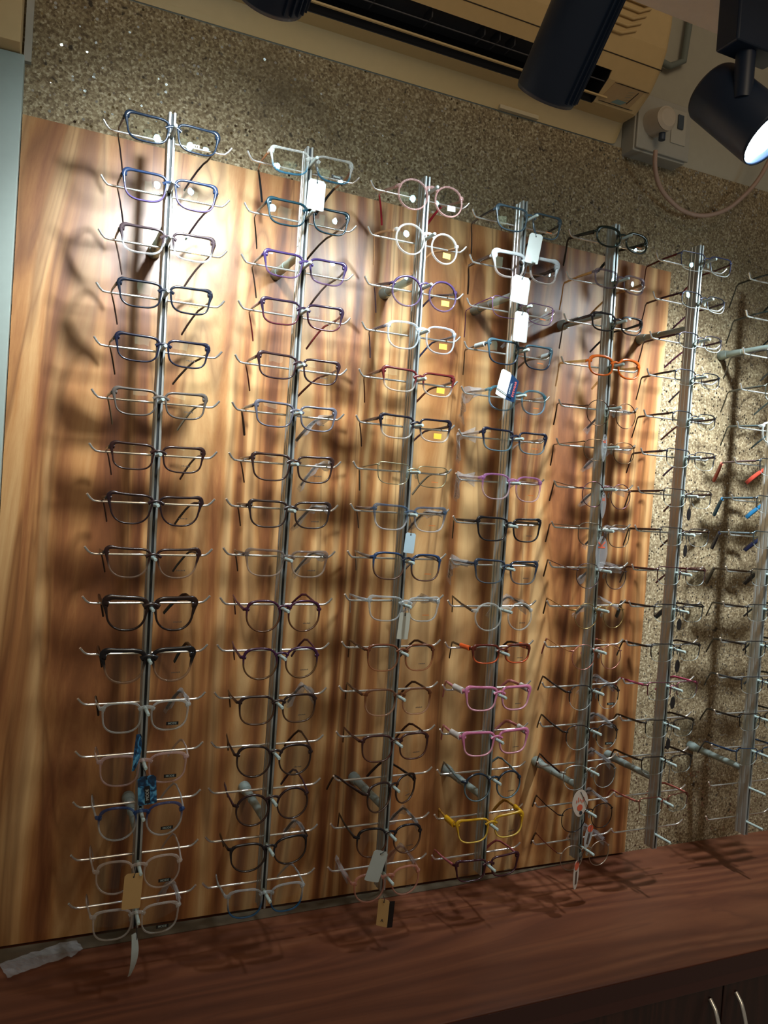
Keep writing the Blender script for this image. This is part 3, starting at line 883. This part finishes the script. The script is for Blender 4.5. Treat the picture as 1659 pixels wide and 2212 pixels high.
for i in range(7):
    xc, lean, zs = RAILS[i]
    for k in range(16):
        s = STOCK[i][k]
        if not s: continue
        spec = P(s)
        if 'tint' in spec[6]: spec[6]['tint'] = (0.62, 0.55, 0.58)
        lab = '%s, %s on %s' % (spec[7], ORD[k], RAILNAME[i])
        words = lab.replace(',', '').split()
        if len(words) > 16: print('LABEL TOO LONG', lab)
        xx = xc + lean*zs[k]
        lo = 1.25 if k < 6 else (1.0 if k < 10 else 0.55)
        spec[6]['fr'] = lo*(1.0 if i < 2 else 0.8)*rng.uniform(0.8, 1.2)
        spec[6]['fl'] = lo*(0.3, 0.6, 0.9, 1.0, 1.1, 1.2, 1.3)[i]*rng.uniform(0.8, 1.2)
        GL[(i, k)] = glasses(xx, zs[k], spec, lab, GROUPS[i], rng)

# clear film sleeves pulled over temples
for R, pts, fw_, s, desc, label in FILMS:
    M = Matrix.Translation(R.location) @ R.rotation_euler.to_matrix().to_4x4()
    W_ = [M @ p for p in pts]
    b = MB()
    org = W_[1].copy()
    ring = []
    pp = []
    for q in range(1, len(W_)-1):
        pp += [W_[q], (W_[q]+W_[q+1])/2]
    pp = [W_[0].lerp(W_[1], 0.35)] + pp + [W_[-1], W_[-1]+(W_[-1]-W_[-2])*0.5]
    n = len(pp)
    vs = []
    for q, p in enumerate(pp):
        t = (pp[min(q+1, n-1)]-pp[max(q-1, 0)]).normalized()
        a = Vector((1, 0, 0)); nn = a.cross(t).normalized()
        if nn.z < 0: nn = -nn
        w1 = fw_*(0.75+0.35*math.sin(q*1.3+label.__len__()))
        e = 0.0032
        for dn, dx in ((w1*0.7, 0), (0, e), (-w1*1.3, 0.0006), (0, -e)):
            vs.append(p+nn*dn+a*(dx+0.0008*rng.uniform(-1, 1))-org)
    fs = [(q*4+j, q*4+(j+1) % 4, (q+1)*4+(j+1) % 4, (q+1)*4+j) for q in range(n-1) for j in range(4)]
    b.add(vs, fs, False)
    o = b.build('temple_sleeve', mat_film()); o.location = org
    who = label.split(', ')[-1]
    tag(o, 'clear film sleeve on the %s temple of glasses %s' % ('left' if s < 0 else 'right', who), 'sleeve', 'clear film sleeves on temples')
# ------------------------------------------------------------------ tags
M_TAGW = plain('tag_card_white', '#a3aba7', 0.5)
M_TAGB = plain('tag_card_beige', '#b59460', 0.6)
M_TAGD = plain('tag_card_dark', '#120f10', 0.4)
M_STR = plain('tag_string', '#20242a', 0.8)
M_TAGN = plain('tag_card_navy', '#122f50', 0.4)
def mat_bluetag():
    m, nt, out = nodemat('denim_print')
    tc = N(nt, 'ShaderNodeTexCoord')
    nz = N(nt, 'ShaderNodeTexNoise', Scale=70.0, Detail=2.0, Distortion=1.5)
    nt.links.new(tc.outputs['Object'], nz.inputs['Vector'])
    cr = N(nt, 'ShaderNodeValToRGB')
    cr.color_ramp.elements[0].position = 0.42; cr.color_ramp.elements[0].color = srgb('#0c2a45')
    cr.color_ramp.elements[1].position = 0.62; cr.color_ramp.elements[1].color = srgb('#5aa0c4')
    e = cr.color_ramp.elements.new(0.52); e.color = srgb('#1d5f8c')
    b = N(nt, 'ShaderNodeBsdfPrincipled', Roughness=0.35)
    nt.links.new(nz.outputs['Fac'], cr.inputs[0]); nt.links.new(cr.outputs[0], b.inputs['Base Color']); nt.links.new(b.outputs[0], out.inputs[0])
    return m
M_TAGBL = mat_bluetag()

def card(cx, cy, pxw, pxh, y, mat, label, lean=0, turn=0, shape='rect', string=None, curl=0.0, grp='hanging tags', hole=True):
    """a card tag: centre pixel, size in pixels, depth, lean (deg, in its plane), turn (deg, about the vertical)"""
    c = at(cx, cy, y)
    w = (at(cx+pxw/2, cy, y)-at(cx-pxw/2, cy, y)).x/max(0.25, math.cos(math.radians(turn)))
    h = (at(cx, cy-pxh/2, y)-at(cx, cy+pxh/2, y)).z
    R = empty('hanging_tag', c, (0, math.radians(lean), math.radians(turn)))
    tag(R, label, 'tag', grp)
    if shape == 'oval': poly = [(w/2*math.cos(a*PI/14), h/2*math.sin(a*PI/14)) for a in range(28)]
    elif shape == 'pear': poly = [((w/2)*(1-0.28*max(0, -math.sin(a*PI/14)))*math.cos(a*PI/14), h/2*math.sin(a*PI/14)) for a in range(28)]
    else:
        k = min(w, h)*0.14
        poly = [(-w/2+k, -h/2), (w/2-k, -h/2), (w/2, -h/2+k*0.3), (w/2, h/2-k), (w/2-k, h/2), (-w/2+k, h/2), (-w/2, h/2-k), (-w/2, -h/2+k*0.3)]
    b = MB()
    if curl:
        n = 12
        vs = []
        for q in range(n+1):
            t = q/n
            yy = curl*(t-0.5)**2*4
            ww = w/2*(0.35+0.65*math.sin(PI*min(1, 0.12+t*0.9)))
            for sx in (-1, 1):
                for dy in (0, 0.0006): vs.append((sx*ww, yy+dy, h/2-h*t))
        fs = []
        for q in range(n):
            a, d = q*4, (q+1)*4
            fs += [(a, a+2, d+2, d), (a+1, d+1, d+3, a+3), (a, d, d+1, a+1), (a+2, a+3, d+3, d+2)]
        fs += [(0, 1, 3, 2), (n*4, n*4+2, n*4+3, n*4+1)]
        b.add(vs, fs)
    else:
        b.prism(poly, (0, 0, 0), (1, 0, 0), (0, 0, 1), (0, 1, 0), -0.0003, 0.0003)
    b.build('card', mat, R)
    if hole:
        b = MB(); b.cyl((0, -0.0005, h*0.40), (0, 0.0005, h*0.40), 0.0011, 12); b.build('eyelet', M_STR, R)
    if string:
        e = at(string[0], string[1], y-0.001)
        M = (Matrix.Translation(c) @ R.rotation_euler.to_matrix().to_4x4()).inverted()
        e = M @ e
        a = Vector((0, -0.0006, h*0.40))
        mid = (a+e)/2+Vector((0.002, -0.0005, -0.001))
        b = MB(); b.tube([a, mid, e], 0.0005, 6); b.build('string', M_STR, R)
    return R, w, h

T = card
FY = -0.004
T(683, 421, 38, 66, -0.010, M_TAGW, 'white card tag below the orange-templed clear glasses at the top of second rail', lean=2, string=(680, 350))
T(1153, 537, 24, 66, -0.010, M_TAGW, 'white card tag under the slate grey glasses at the top of fourth rail', lean=7, turn=-18, string=(1150, 472))
T(1124, 626, 38, 60, -0.012, M_TAGW, 'white card tag under the frosted white glasses on the fourth rail', lean=5, string=(1138, 570))
T(1125, 706, 30, 66, -0.012, M_TAGW, 'white card tag under the thin lilac glasses on the fourth rail', lean=1, string=(1128, 664))
T(885, 1173, 22, 44, -0.006, plain('tag_pale_blue', '#a9c0cc', 0.5), 'pale blue tag between the pale blue and steel blue glasses on third rail', lean=4, string=(884, 1110))
T(872, 1352, 24, 58, 0.004, plain('tag_translucent_grey', '#a9a99c', 0.5), 'greyish card tag hanging behind the colourless glasses on third rail', lean=4, string=(873, 1306))
T(286, 1925, 40, 76, -0.014, M_TAGB, 'beige card tag hanging over the lower end of the leftmost rail', lean=2, string=(290, 1872))
T(291, 2066, 17, 88, -0.010, M_TAGW, 'curled white card tag hanging below the end of the leftmost rail', lean=4, turn=40, curl=0.006, string=(290, 1980), hole=False)
T(813, 1871, 32, 66, -0.014, M_TAGW, 'white card tag lying over the peach glasses at the bottom of third rail', lean=17, string=(832, 1832), hole=True)
R, w, h = T(827, 1972, 18, 58, -0.004, M_TAGB, 'narrow tan and black tag hanging below the end of the third rail', lean=2, turn=-35, string=(828, 1935))
b = MB(); b.box(w/2+0.0002, w/2+0.0095, -0.0004, 0.0004, -h/2-0.003, h/2-0.004); o = b.build('card_side', M_TAGD, R); o.rotation_euler = (0, 0, math.radians(30))
text_mesh(R, 'A', 0.007, M_STR, (0, -0.0006, -h*0.28), (PI/2, 0, 0))
# denim print tags
R, w, h = T(297, 1627, 17, 78, -0.014, M_TAGBL, 'narrow twisted blue printed tag hanging at the pinkish crystal glasses', lean=7, turn=35, curl=0.003, string=(304, 1586), hole=False)
R, w, h = T(318, 1707, 40, 62, -0.016, M_TAGBL, 'blue printed tag with black label above the blue topped clear glasses', lean=-5, string=(304, 1650))
b = MB(); b.box(-0.0035, 0.0035, -0.0009, -0.0004, -0.018, 0.006); l = b.build('black_label', M_TAGD, R)
text_mesh(l, 'MODE', 0.0055, M_TAGW, (0, -0.0011, -0.006), (PI/2, -PI/2, 0))
# folded printed tag on the fourth rail
R, w, h = T(1088, 829, 26, 60, -0.024, plain('tag_bright_white', '#dfeceb', 0.4), 'folded tag with white and navy faces in front of the clear cyan glasses', lean=14, turn=12, hole=False)
b = MB(); b.prism([(w/2, -h/2), (w/2+0.019, -h/2+0.002), (w/2+0.019, h/2-0.006), (w/2, h/2-0.001)], (0,0,0), (1,0,0), (0,0,1), (0,1,0), -0.0003, 0.0003)
s_ = b.build('printed_side', M_TAGN, R)
text_mesh(s_, 'EYEWEAR', 0.0060, plain('ink_red', '#d0605a', 0.5), (w/2+0.013, -0.0006, 0.0), (PI/2, -PI/2, 0))
text_mesh(s_, 'OPTICAL', 0.0046, plain('ink_pale', '#b9c9d0', 0.5), (w/2+0.0045, -0.0006, -0.002), (PI/2, -PI/2, 0))
b = MB(); b.tube([(-w/2-0.001, -0.0012, -h*0.28), (0, -0.0016, -h*0.30), (w/2+0.010, -0.0014, -h*0.36), (w/2+0.016, 0.004, -h*0.42)], 0.0005, 6); b.build('string', M_STR, R)
# fifth rail: white paper tags with red print
M_PAP = plain('paper_tag_warm', '#b8aca0', 0.6)
M_PAPT = mat_film()
M_RED = plain('ink_orange_red', '#c0563a', 0.5)
def redtag(cx, cy, w_, h_, y, label, shape='pear', turn=0, lean=0, mat=M_PAP, kind='dot', st=None):
    R, w, h = T(cx, cy, w_, h_, y, mat, label, lean=lean, turn=turn, shape=shape, string=st)
    b = MB()
    if kind == 'dot':
        b.prism([(w*0.17*math.cos(a*PI/10), w*0.17*math.sin(a*PI/10)-h*0.16) for a in range(20)], (0,0,0), (1,0,0), (0,0,1), (0,-1,0), 0.0004, 0.0007)
        b.build('printed_dot', M_RED, R)
        b = MB(); b.prism([(w*0.10*math.cos(a*PI/8)+w*.08, w*0.10*math.sin(a*PI/8)-h*0.36) for a in range(16)], (0,0,0), (1,0,0), (0,0,1), (0,-1,0), 0.0004, 0.0007)
        b.build('tag_hole', M_STR, R)
        b = MB()
        for q in range(5): b.box(-w*0.25+q*w*0.11, -w*0.25+q*w*0.11+w*0.05, -0.0007, -0.0004, h*0.02+((q*7) % 3)*h*0.03, h*0.12+((q*5) % 3)*h*0.05)
        b.build('printed_marks', M_RED, R)
    elif kind == 'slot':
        b.prism([(w*0.40*math.cos(a*PI/10), h*0.15*math.sin(a*PI/10)+h*0.32) for a in range(20)], (0,0,0), (1,0,0), (0,0,1), (0,-1,0), 0.0004, 0.0007)
        b.build('printed_dot', M_RED, R)
        b = MB(); b.box(-w*0.13, w*0.17, -0.0007, -0.0004, -h*0.32, h*0.12); b.build('window', plain('tag_window', '#4a3a2e', 0.5), R)
    else:
        text_mesh(R, 'K', w*0.8, M_RED, (0, -0.0006, h*0.25), (PI/2, -PI/2, 0))
    return R
redtag(1305, 968, 13, 60, -0.006, 'small greyish tag with red K under the bronze wire glasses, fifth rail', 'pear', mat=M_PAPT, kind='K')
redtag(1303, 1092, 12, 56, -0.010, 'narrow greyish tag with red K under the copper wire glasses, fifth rail', 'pear', mat=M_PAPT, kind='K')
redtag(1299, 1196, 26, 76, 0.000, 'long greyish tag under the pewter wire glasses, fifth rail', 'pear', mat=M_PAPT, kind='K', st=(1304, 1145))
redtag(1253, 1735, 34, 58, -0.012, 'oval paper tag with orange dot before the dark wire round glasses', 'pear', st=(1272, 1752))
redtag(1271, 1806, 22, 50, -0.012, 'slanted grey oval tag with red end above the pale wire glasses', 'oval', lean=18, turn=20, mat=plain('tag_grey', '#9a9c9a', 0.5), kind='slot', st=(1266, 1832))
redtag(1244, 1890, 18, 62, -0.008, 'oval paper tag with red top hanging below the fifth rail', 'oval', lean=0, turn=25, kind='slot', st=(1262, 1836))
# sixth rail: black oval tags on strings
for (cx, cy, w_, h_, rx, ry, who) in [(1488, 1111, 11, 27, 1489, 1070, 'topmost, under the brown pair'), (1480, 1190, 10, 27, 1481, 1153, 'second from top, under the umber pair'), (1467, 1349, 13, 25, 1468, 1318, 'third from top'),
                                       (1463, 1439, 13, 27, 1462, 1403, 'fourth from top, under the jet black pair'), (1453, 1518, 13, 27, 1458, 1486, 'fifth from top, under the rose pink pair'), (1443, 1607, 11, 25, 1451, 1567, 'sixth from top, under the very dark brown pair'), (1445, 1678, 7, 28, 1445, 1646, 'lowest and narrowest')]:
    T(cx, cy, w_, h_, -0.006, M_TAGD, 'small black oval tag on sixth rail, ' + who, shape='oval', string=(rx, ry), grp='black oval tags on the sixth rail', turn=12 if w_ > 8 else 50)

# ------------------------------------------------------------------ track lights
def spot(name, c, d, watts, core, label):
    d = d.normalized()
    R = empty('track_light', c); tag(R, label, 'spotlight', 'black track spotlights')
    q = Vector((0, 0, -1)).rotation_difference(d)
    Mq = q.to_matrix()
    L = 0.165 if name != 'C' else 0.110
    # hollow can, ribbed heat sink on one flank
    n = 40
    prof = [(0.0, 0.0), (0.0, LAMP_R*0.93), (-0.004, LAMP_R), (L, LAMP_R), (L+0.004, LAMP_R*0.92), (L+0.004, 0.001)]
    b = MB()
    rings = []
    pr = [(0.010, LAMP_R*0.84), (0.0, LAMP_R*0.92), (-0.003, LAMP_R*0.97), (0.002, LAMP_R), (L-0.004, LAMP_R), (L, LAMP_R*0.95), (L, 0.002)]
    for (t, r) in pr: rings.append([Mq @ Vector((r*math.cos(2*PI*j/n), r*math.sin(2*PI*j/n), t)) for j in range(n)])
    vs = [v for r in rings for v in r]
    fs = [(i*n+j, i*n+(j+1) % n, (i+1)*n+(j+1) % n, (i+1)*n+j) for i in range(len(rings)-1) for j in range(n)]
    b.add(vs, fs, True); b.add(rings[-1], [tuple(range(n))])
    b.build('lamp_can', M_BLACK, R)
    b = MB()
    for j in range(13):
        a = math.radians(-75+j*12.5 + (0 if name != 'C' else 180))
        r1, r2 = LAMP_R-0.0006, LAMP_R+0.0030
        ca, sa = math.cos(a), math.sin(a)
        tx, ty = -sa*0.0011, ca*0.0011
        poly = [(ca*r1-tx, sa*r1-ty), (ca*r2-tx*.6, sa*r2-ty*.6), (ca*r2+tx*.6, sa*r2+ty*.6), (ca*r1+tx, sa*r1+ty)]
        A = [Mq @ Vector((x, y, 0.004)) for x, y in poly]; B = [Mq @ Vector((x, y, L-0.004)) for x, y in poly]
        b.add(A+B, [(0,1,2,3), (7,6,5,4), (0,4,5,1), (1,5,6,2), (2,6,7,3), (3,7,4,0)])
    if name != 'C': b.build('cooling_fins', M_BLACK, R)
    b = MB()
    b.prism([(LAMP_R*0.83*math.cos(2*PI*j/28), LAMP_R*0.83*math.sin(2*PI*j/28)) for j in range(28)], Mq @ Vector((0, 0, 0.006)), Mq @ Vector((1, 0, 0)), Mq @ Vector((0, 1, 0)), Mq @ Vector((0, 0, 1)), 0, 0.002)
    b.build('led_lens', mat_emit('led_glow', (0.72, 0.93, 1.0, 1), 60.0), R)
    # stem and adapter up to the track
    back = Mq @ Vector((0, 0, L*0.55)); adh = 0.040
    if name == 'C': back = Vector((0.642-c.x, -0.352-c.y, 0.598-c.z)); adh = 0.092
    top = 0.748-c.z
    b = MB(); b.tube([back, (back.x, back.y, top-adh+0.005)], 0.0120, 14); b.build('stem', M_BLACK, R)
    b = MB(); b.box(back.x-0.034, back.x+0.050, back.y-0.018, back.y+0.018, top-adh, top-0.001); b.build('track_adapter', M_BLACK, R, bevel=0.003)
    ld = bpy.data.lights.new('led_beam', 'SPOT')
    ld.energy = watts; ld.color = LAMP_COLOR
    ld.spot_size = math.radians(SPOT_DEG); ld.spot_blend = 1.0; ld.shadow_soft_size = 0.022
    o = bpy.data.objects.new('led_beam', ld); COL.objects.link(o)
    o.parent = R; o.location = d*0.006
    o.rotation_euler = d.to_track_quat('-Z', 'Y').to_euler()
    lc = bpy.data.lights.new('led_core', 'SPOT')
    lc.energy = core; lc.color = LAMP_COLOR
    lc.spot_size = math.radians(78); lc.spot_blend = 1.0; lc.shadow_soft_size = 0.022
    o = bpy.data.objects.new('led_core', lc); COL.objects.link(o)
    o.parent = R; o.location = d*0.006
    o.rotation_euler = (d+Vector((0, 0, -0.06))).to_track_quat('-Z', 'Y').to_euler()
    return R
SPOT_DEG = 108
LT = {'A': 'black track spotlight at the top left, aimed at the leftmost rail',
      'B': 'large black ribbed track spotlight hanging in front of the air conditioner',
      'C': 'black track spotlight with glowing lens at the top right corner',
      'D': 'black track spotlight beyond the right edge, aimed at the stone wall'}
for n_, c_, d_, w_, k_ in LAMPS: spot(n_, c_, d_, w_, k_, LT[n_])
b = MB(); b.box(-0.3, 1.6, -0.352-0.017, -0.352+0.017, 0.7485, 0.7815)
tag(b.build('lighting_track', M_BLACK, bevel=0.001), 'black lighting track under the dropped ceiling that carries the spotlights', 'lighting track')

# ------------------------------------------------------------------ air conditioner
AX0, AX1 = -0.16, 0.872
SX0, SX1 = -0.10, 0.765
AC = empty('air_conditioner', ((AX0+AX1)/2, 0.1, 0.80)); tag(AC, 'aged cream wall air conditioner with dark outlet slot above the stone wall', 'air conditioner')
AO = AC.location
full = [(SY-0.001, 0.797), (0.163, 0.829), (0.130, 0.829), (0.124, 0.8295), (0.084, 0.8545), (0.075, 0.865), (0.060, 0.884), (0.046, 0.915), (0.038, 0.96), (0.036, 1.02), (0.045, 1.07), (SY-0.001, 1.09)]
slot = [(SY-0.001, 0.797), (0.163, 0.829), (0.1305, 0.829), (0.150, 0.875), (0.112, 0.895), (0.075, 0.865), (0.060, 0.884), (0.046, 0.915), (0.038, 0.96), (0.036, 1.02), (0.045, 1.07), (SY-0.001, 1.09)]
b = MB()
def seg(poly, x0, x1):
    b.prism([(y-AO.y, z-AO.z) for y, z in poly], (0, 0, 0), (0, 1, 0), (0, 0, 1), (1, 0, 0), x0-AO.x, x1-AO.x)
seg(full, AX0, SX0); seg(slot, SX0, SX1); seg(full, SX1, AX1-0.016)
# rounded right end cap
n = 6
prev = full
base_y, base_z = 0.14, 0.95
rings = []
for q in range(n+1):
    t = q/n*PI/2
    f = 1-0.16*(1-math.cos(t)); x = AX1-0.016+0.016*math.sin(t)
    rings.append([(x-AO.x, (SY-0.001-(SY-0.001-y)*f if y < SY-0.002 else y)-AO.y, base_z+(z-base_z)*(1-0.05*(1-math.cos(t)))-AO.z) for y, z in full])
m_ = len(full)
b.add([v for r in rings for v in r], [(i*m_+j, i*m_+(j+1) % m_, (i+1)*m_+(j+1) % m_, (i+1)*m_+j) for i in range(n) for j in range(m_)])
b.add(rings[-1], [tuple(range(m_))])
b.build('body', M_ACB, AC)
b = MB()
for (y1, z1, y2, z2) in [(0.1495, 0.872, 0.113, 0.892)]:
    b.prism([(0.1310-AO.y, 0.8296-AO.z), (0.1495-AO.y, 0.874-AO.z), (0.112-AO.y, 0.894-AO.z), (0.0757-AO.y, 0.866-AO.z), (0.077-AO.y, 0.868-AO.z), (0.112-AO.y, 0.892-AO.z), (0.148-AO.y, 0.8735-AO.z), (0.130-AO.y, 0.831-AO.z)], (0,0,0), (0,1,0), (0,0,1), (1,0,0), SX0-AO.x, SX1-AO.x)
b.build('outlet_lining', M_ACD, AC)
b = MB(); b.prism([(0.131-AO.y, 0.8300-AO.z), (0.149-AO.y, 0.873-AO.z), (0.112-AO.y, 0.892-AO.z), (0.078-AO.y, 0.866-AO.z), (0.084-AO.y, 0.8550-AO.z), (0.124-AO.y, 0.8300-AO.z)], (0,0,0), (0,1,0), (0,0,1), (1,0,0), SX1-0.0012-AO.x, SX1-0.0002-AO.x)
b.build('outlet_end', M_ACD, AC)
b = MB(); b.box(SX0-AO.x, SX1-AO.x+0.02, 0.1095-AO.y, 0.1135-AO.y, 0.8345-AO.z, 0.8375-AO.z); b.build('vane', M_ACB, AC)
b = MB(); b.box(SX0-AO.x, SX1-AO.x, 0.094-AO.y, 0.0955-AO.y, 0.853-AO.z, 0.8545-AO.z); b.build('guide_rod', plain('rod_grey', '#4a4a50', 0.5), AC)
for x_ in (0.10, 0.20, 0.30, 0.40, 0.50, 0.53, 0.56, 0.70):
    b = MB(); b.box(x_-AO.x, x_-AO.x+0.002, 0.082-AO.y, 0.115-AO.y, 0.855-AO.z, 0.875-AO.z); b.build('louver', plain('louver_dark', '#2c2e34', 0.5), AC)
# seams of the front panel
for (y_, z_) in ((0.0597, 0.8846),):
    b = MB(); b.box(AX0-AO.x+0.01, AX1-AO.x-0.006, y_-0.0006-AO.y, y_+0.0006-AO.y, z_-0.0008-AO.z, z_+0.0008-AO.z); b.build('panel_seam', M_GAP, AC)
# control window at the right of the outlet: lies on the slanted underside between (0.122,0.831) and (0.080,0.859)
e0 = Vector((0, 0.124-AO.y, 0.8295-AO.z)); e1 = Vector((0, 0.084-AO.y, 0.8545-AO.z))
ev = (e1-e0).normalized(); en = Vector((1, 0, 0)).cross(ev)
if en.z > 0: en = -en
def onslope(x0, x1, s0, s1, th, name, mat, slant=0.010):
    q = MB()
    poly = [(x0, s0), (x1, s0), (x1+slant, s1), (x0+slant, s1)]
    q.prism([(x-AO.x, s) for x, s in poly], e0, (1, 0, 0), ev, en, -0.004, th)
    return q.build(name, mat, AC)
onslope(0.772, 0.842, 0.0065, 0.0440, 0.0008, 'control_window', plain('ac_window', '#ab9066', 0.4))
for a_ in ((0.772, 0.842, 0.0052, 0.0064), (0.782, 0.852, 0.0442, 0.0454)):
    onslope(*a_, 0.0010, 'window_seam', M_GAP)
onslope(0.798, 0.820, 0.0090, 0.0175, 0.0014, 'display', M_BLUE)
onslope(0.830, 0.8318, 0.014, 0.040, 0.0012, 'indicator_line', M_GAP)
for q in range(4): onslope(0.819, 0.8225, 0.020+q*0.0052, 0.0225+q*0.0052, 0.0012, 'indicator', plain('indicator_grey', '#8a8672', 0.5))
# moulded grille on the front panel
for q in range(5):
    z_ = 0.914+q*0.014
    b = MB(); b.tube([(0.66-AO.x, 0.0440-0.0025*q-AO.y, z_-AO.z), (0.755+0.010*q-AO.x, 0.0440-0.0025*q-AO.y, z_-AO.z), (0.785+0.008*q-AO.x, 0.0420-0.0022*q-AO.y, z_+0.012-AO.z)], 0.0028, 8); b.build('grille_rib', M_ACB, AC)
b = MB(); b.box(0.595-AO.x, 0.680-AO.x, 0.1760-AO.y, 0.1850-AO.y, 0.7960-AO.z, 0.803-AO.z)
b.build('back_plate', plain('plate_cream', '#b9a888', 0.6), AC)

# pipes behind the unit
b = MB(); b.tube([(0.93, 0.178, 1.10), (0.925, 0.176, 1.01), (0.945, 0.176, 0.985), (0.985, 0.176, 0.98), (1.02, 0.176, 1.0), (1.03, 0.176, 1.10)], 0.007, 12)
tag(b.build('wall_conduit', plain('conduit_grey', '#6c746e', 0.5)), 'grey looped conduit on the upper wall right of the air conditioner', 'conduit')

# ------------------------------------------------------------------ socket, plug, cable
sb = empty('wall_socket', (0.955, 0.165, 0.832)); tag(sb, 'white surface mounted socket box with switch right of the air conditioner', 'socket')
o_ = sb.location
b = MB(); b.box(-0.066, 0.068, -0.012, 0.0255, -0.052, 0.056); b.build('back_box', M_SOCK, sb, bevel=0.002)
b = MB(); b.box(-0.063, 0.072, -0.018, -0.0122, -0.048, 0.060); b.build('face_plate', M_SOCK, sb, bevel=0.002)
b = MB(); b.box(0.020, 0.058, -0.0200, -0.0182, -0.020, 0.048); b.build('switch_module', plain('socket_module', '#a8a498', 0.4), sb, bevel=0.001)
b = MB(); b.box(0.034, 0.048, -0.0235, -0.0202, 0.010, 0.038); b.build('rocker', plain('rocker_dark', '#3c4650', 0.4), sb, bevel=0.001)
b = MB()
for zz in (0.0, 0.010, 0.020): b.cyl((0.004, -0.0200, zz+0.012), (0.004, -0.0182, zz+0.012), 0.0022, 10)
b.build('socket_holes', M_GAP, sb)
pl = empty('power_plug', (0.930, 0.140, 0.838)); tag(pl, 'round white power plug in the socket with its pink flex', 'plug')
b = MB(); b.cyl((0, 0.0065, 0), (0, -0.030, -0.004), 0.027, 28, 0.023); b.cyl((0, -0.030, -0.004), (0, -0.035, -0.004), 0.023, 28, 0.017); b.build('plug_body', plain('plug_white', '#b5aa9a', 0.4), pl)
b = MB(); b.tube([(0.004, -0.016, -0.022), (0.004, -0.016, -0.040)], 0.0065, 12); b.build('strain_relief', plain('relief_dark', '#2a3648', 0.5), pl)
cp = [(1416,325,.124), (1415,360,.128), (1422,395,.14), (1440,425,.15), (1475,455,.155), (1520,466,.15), (1570,452,.14), (1612,418,.125), (1640,385,.115), (1662,345,.105), (1690,290,.10)]
pts = [at(a, c, y)-pl.location for a, c, y in cp]
# smooth
sm = []
for q in range(len(pts)-1):
    p0_ = pts[max(q-1, 0)]; p1_ = pts[q]; p2_ = pts[q+1]; p3_ = pts[min(q+2, len(pts)-1)]
    for u in range(5):
        t = u/5
        sm.append(0.5*((2*p1_)+(p2_-p0_)*t+(2*p0_-5*p1_+4*p2_-p3_)*t*t+(3*p1_-p0_-3*p2_+p3_)*t**3))
b = MB(); b.tube(sm+[pts[-1]], 0.0044, 10); b.build('power_cord', M_CABLE, pl)
print('objects', len(bpy.data.objects))
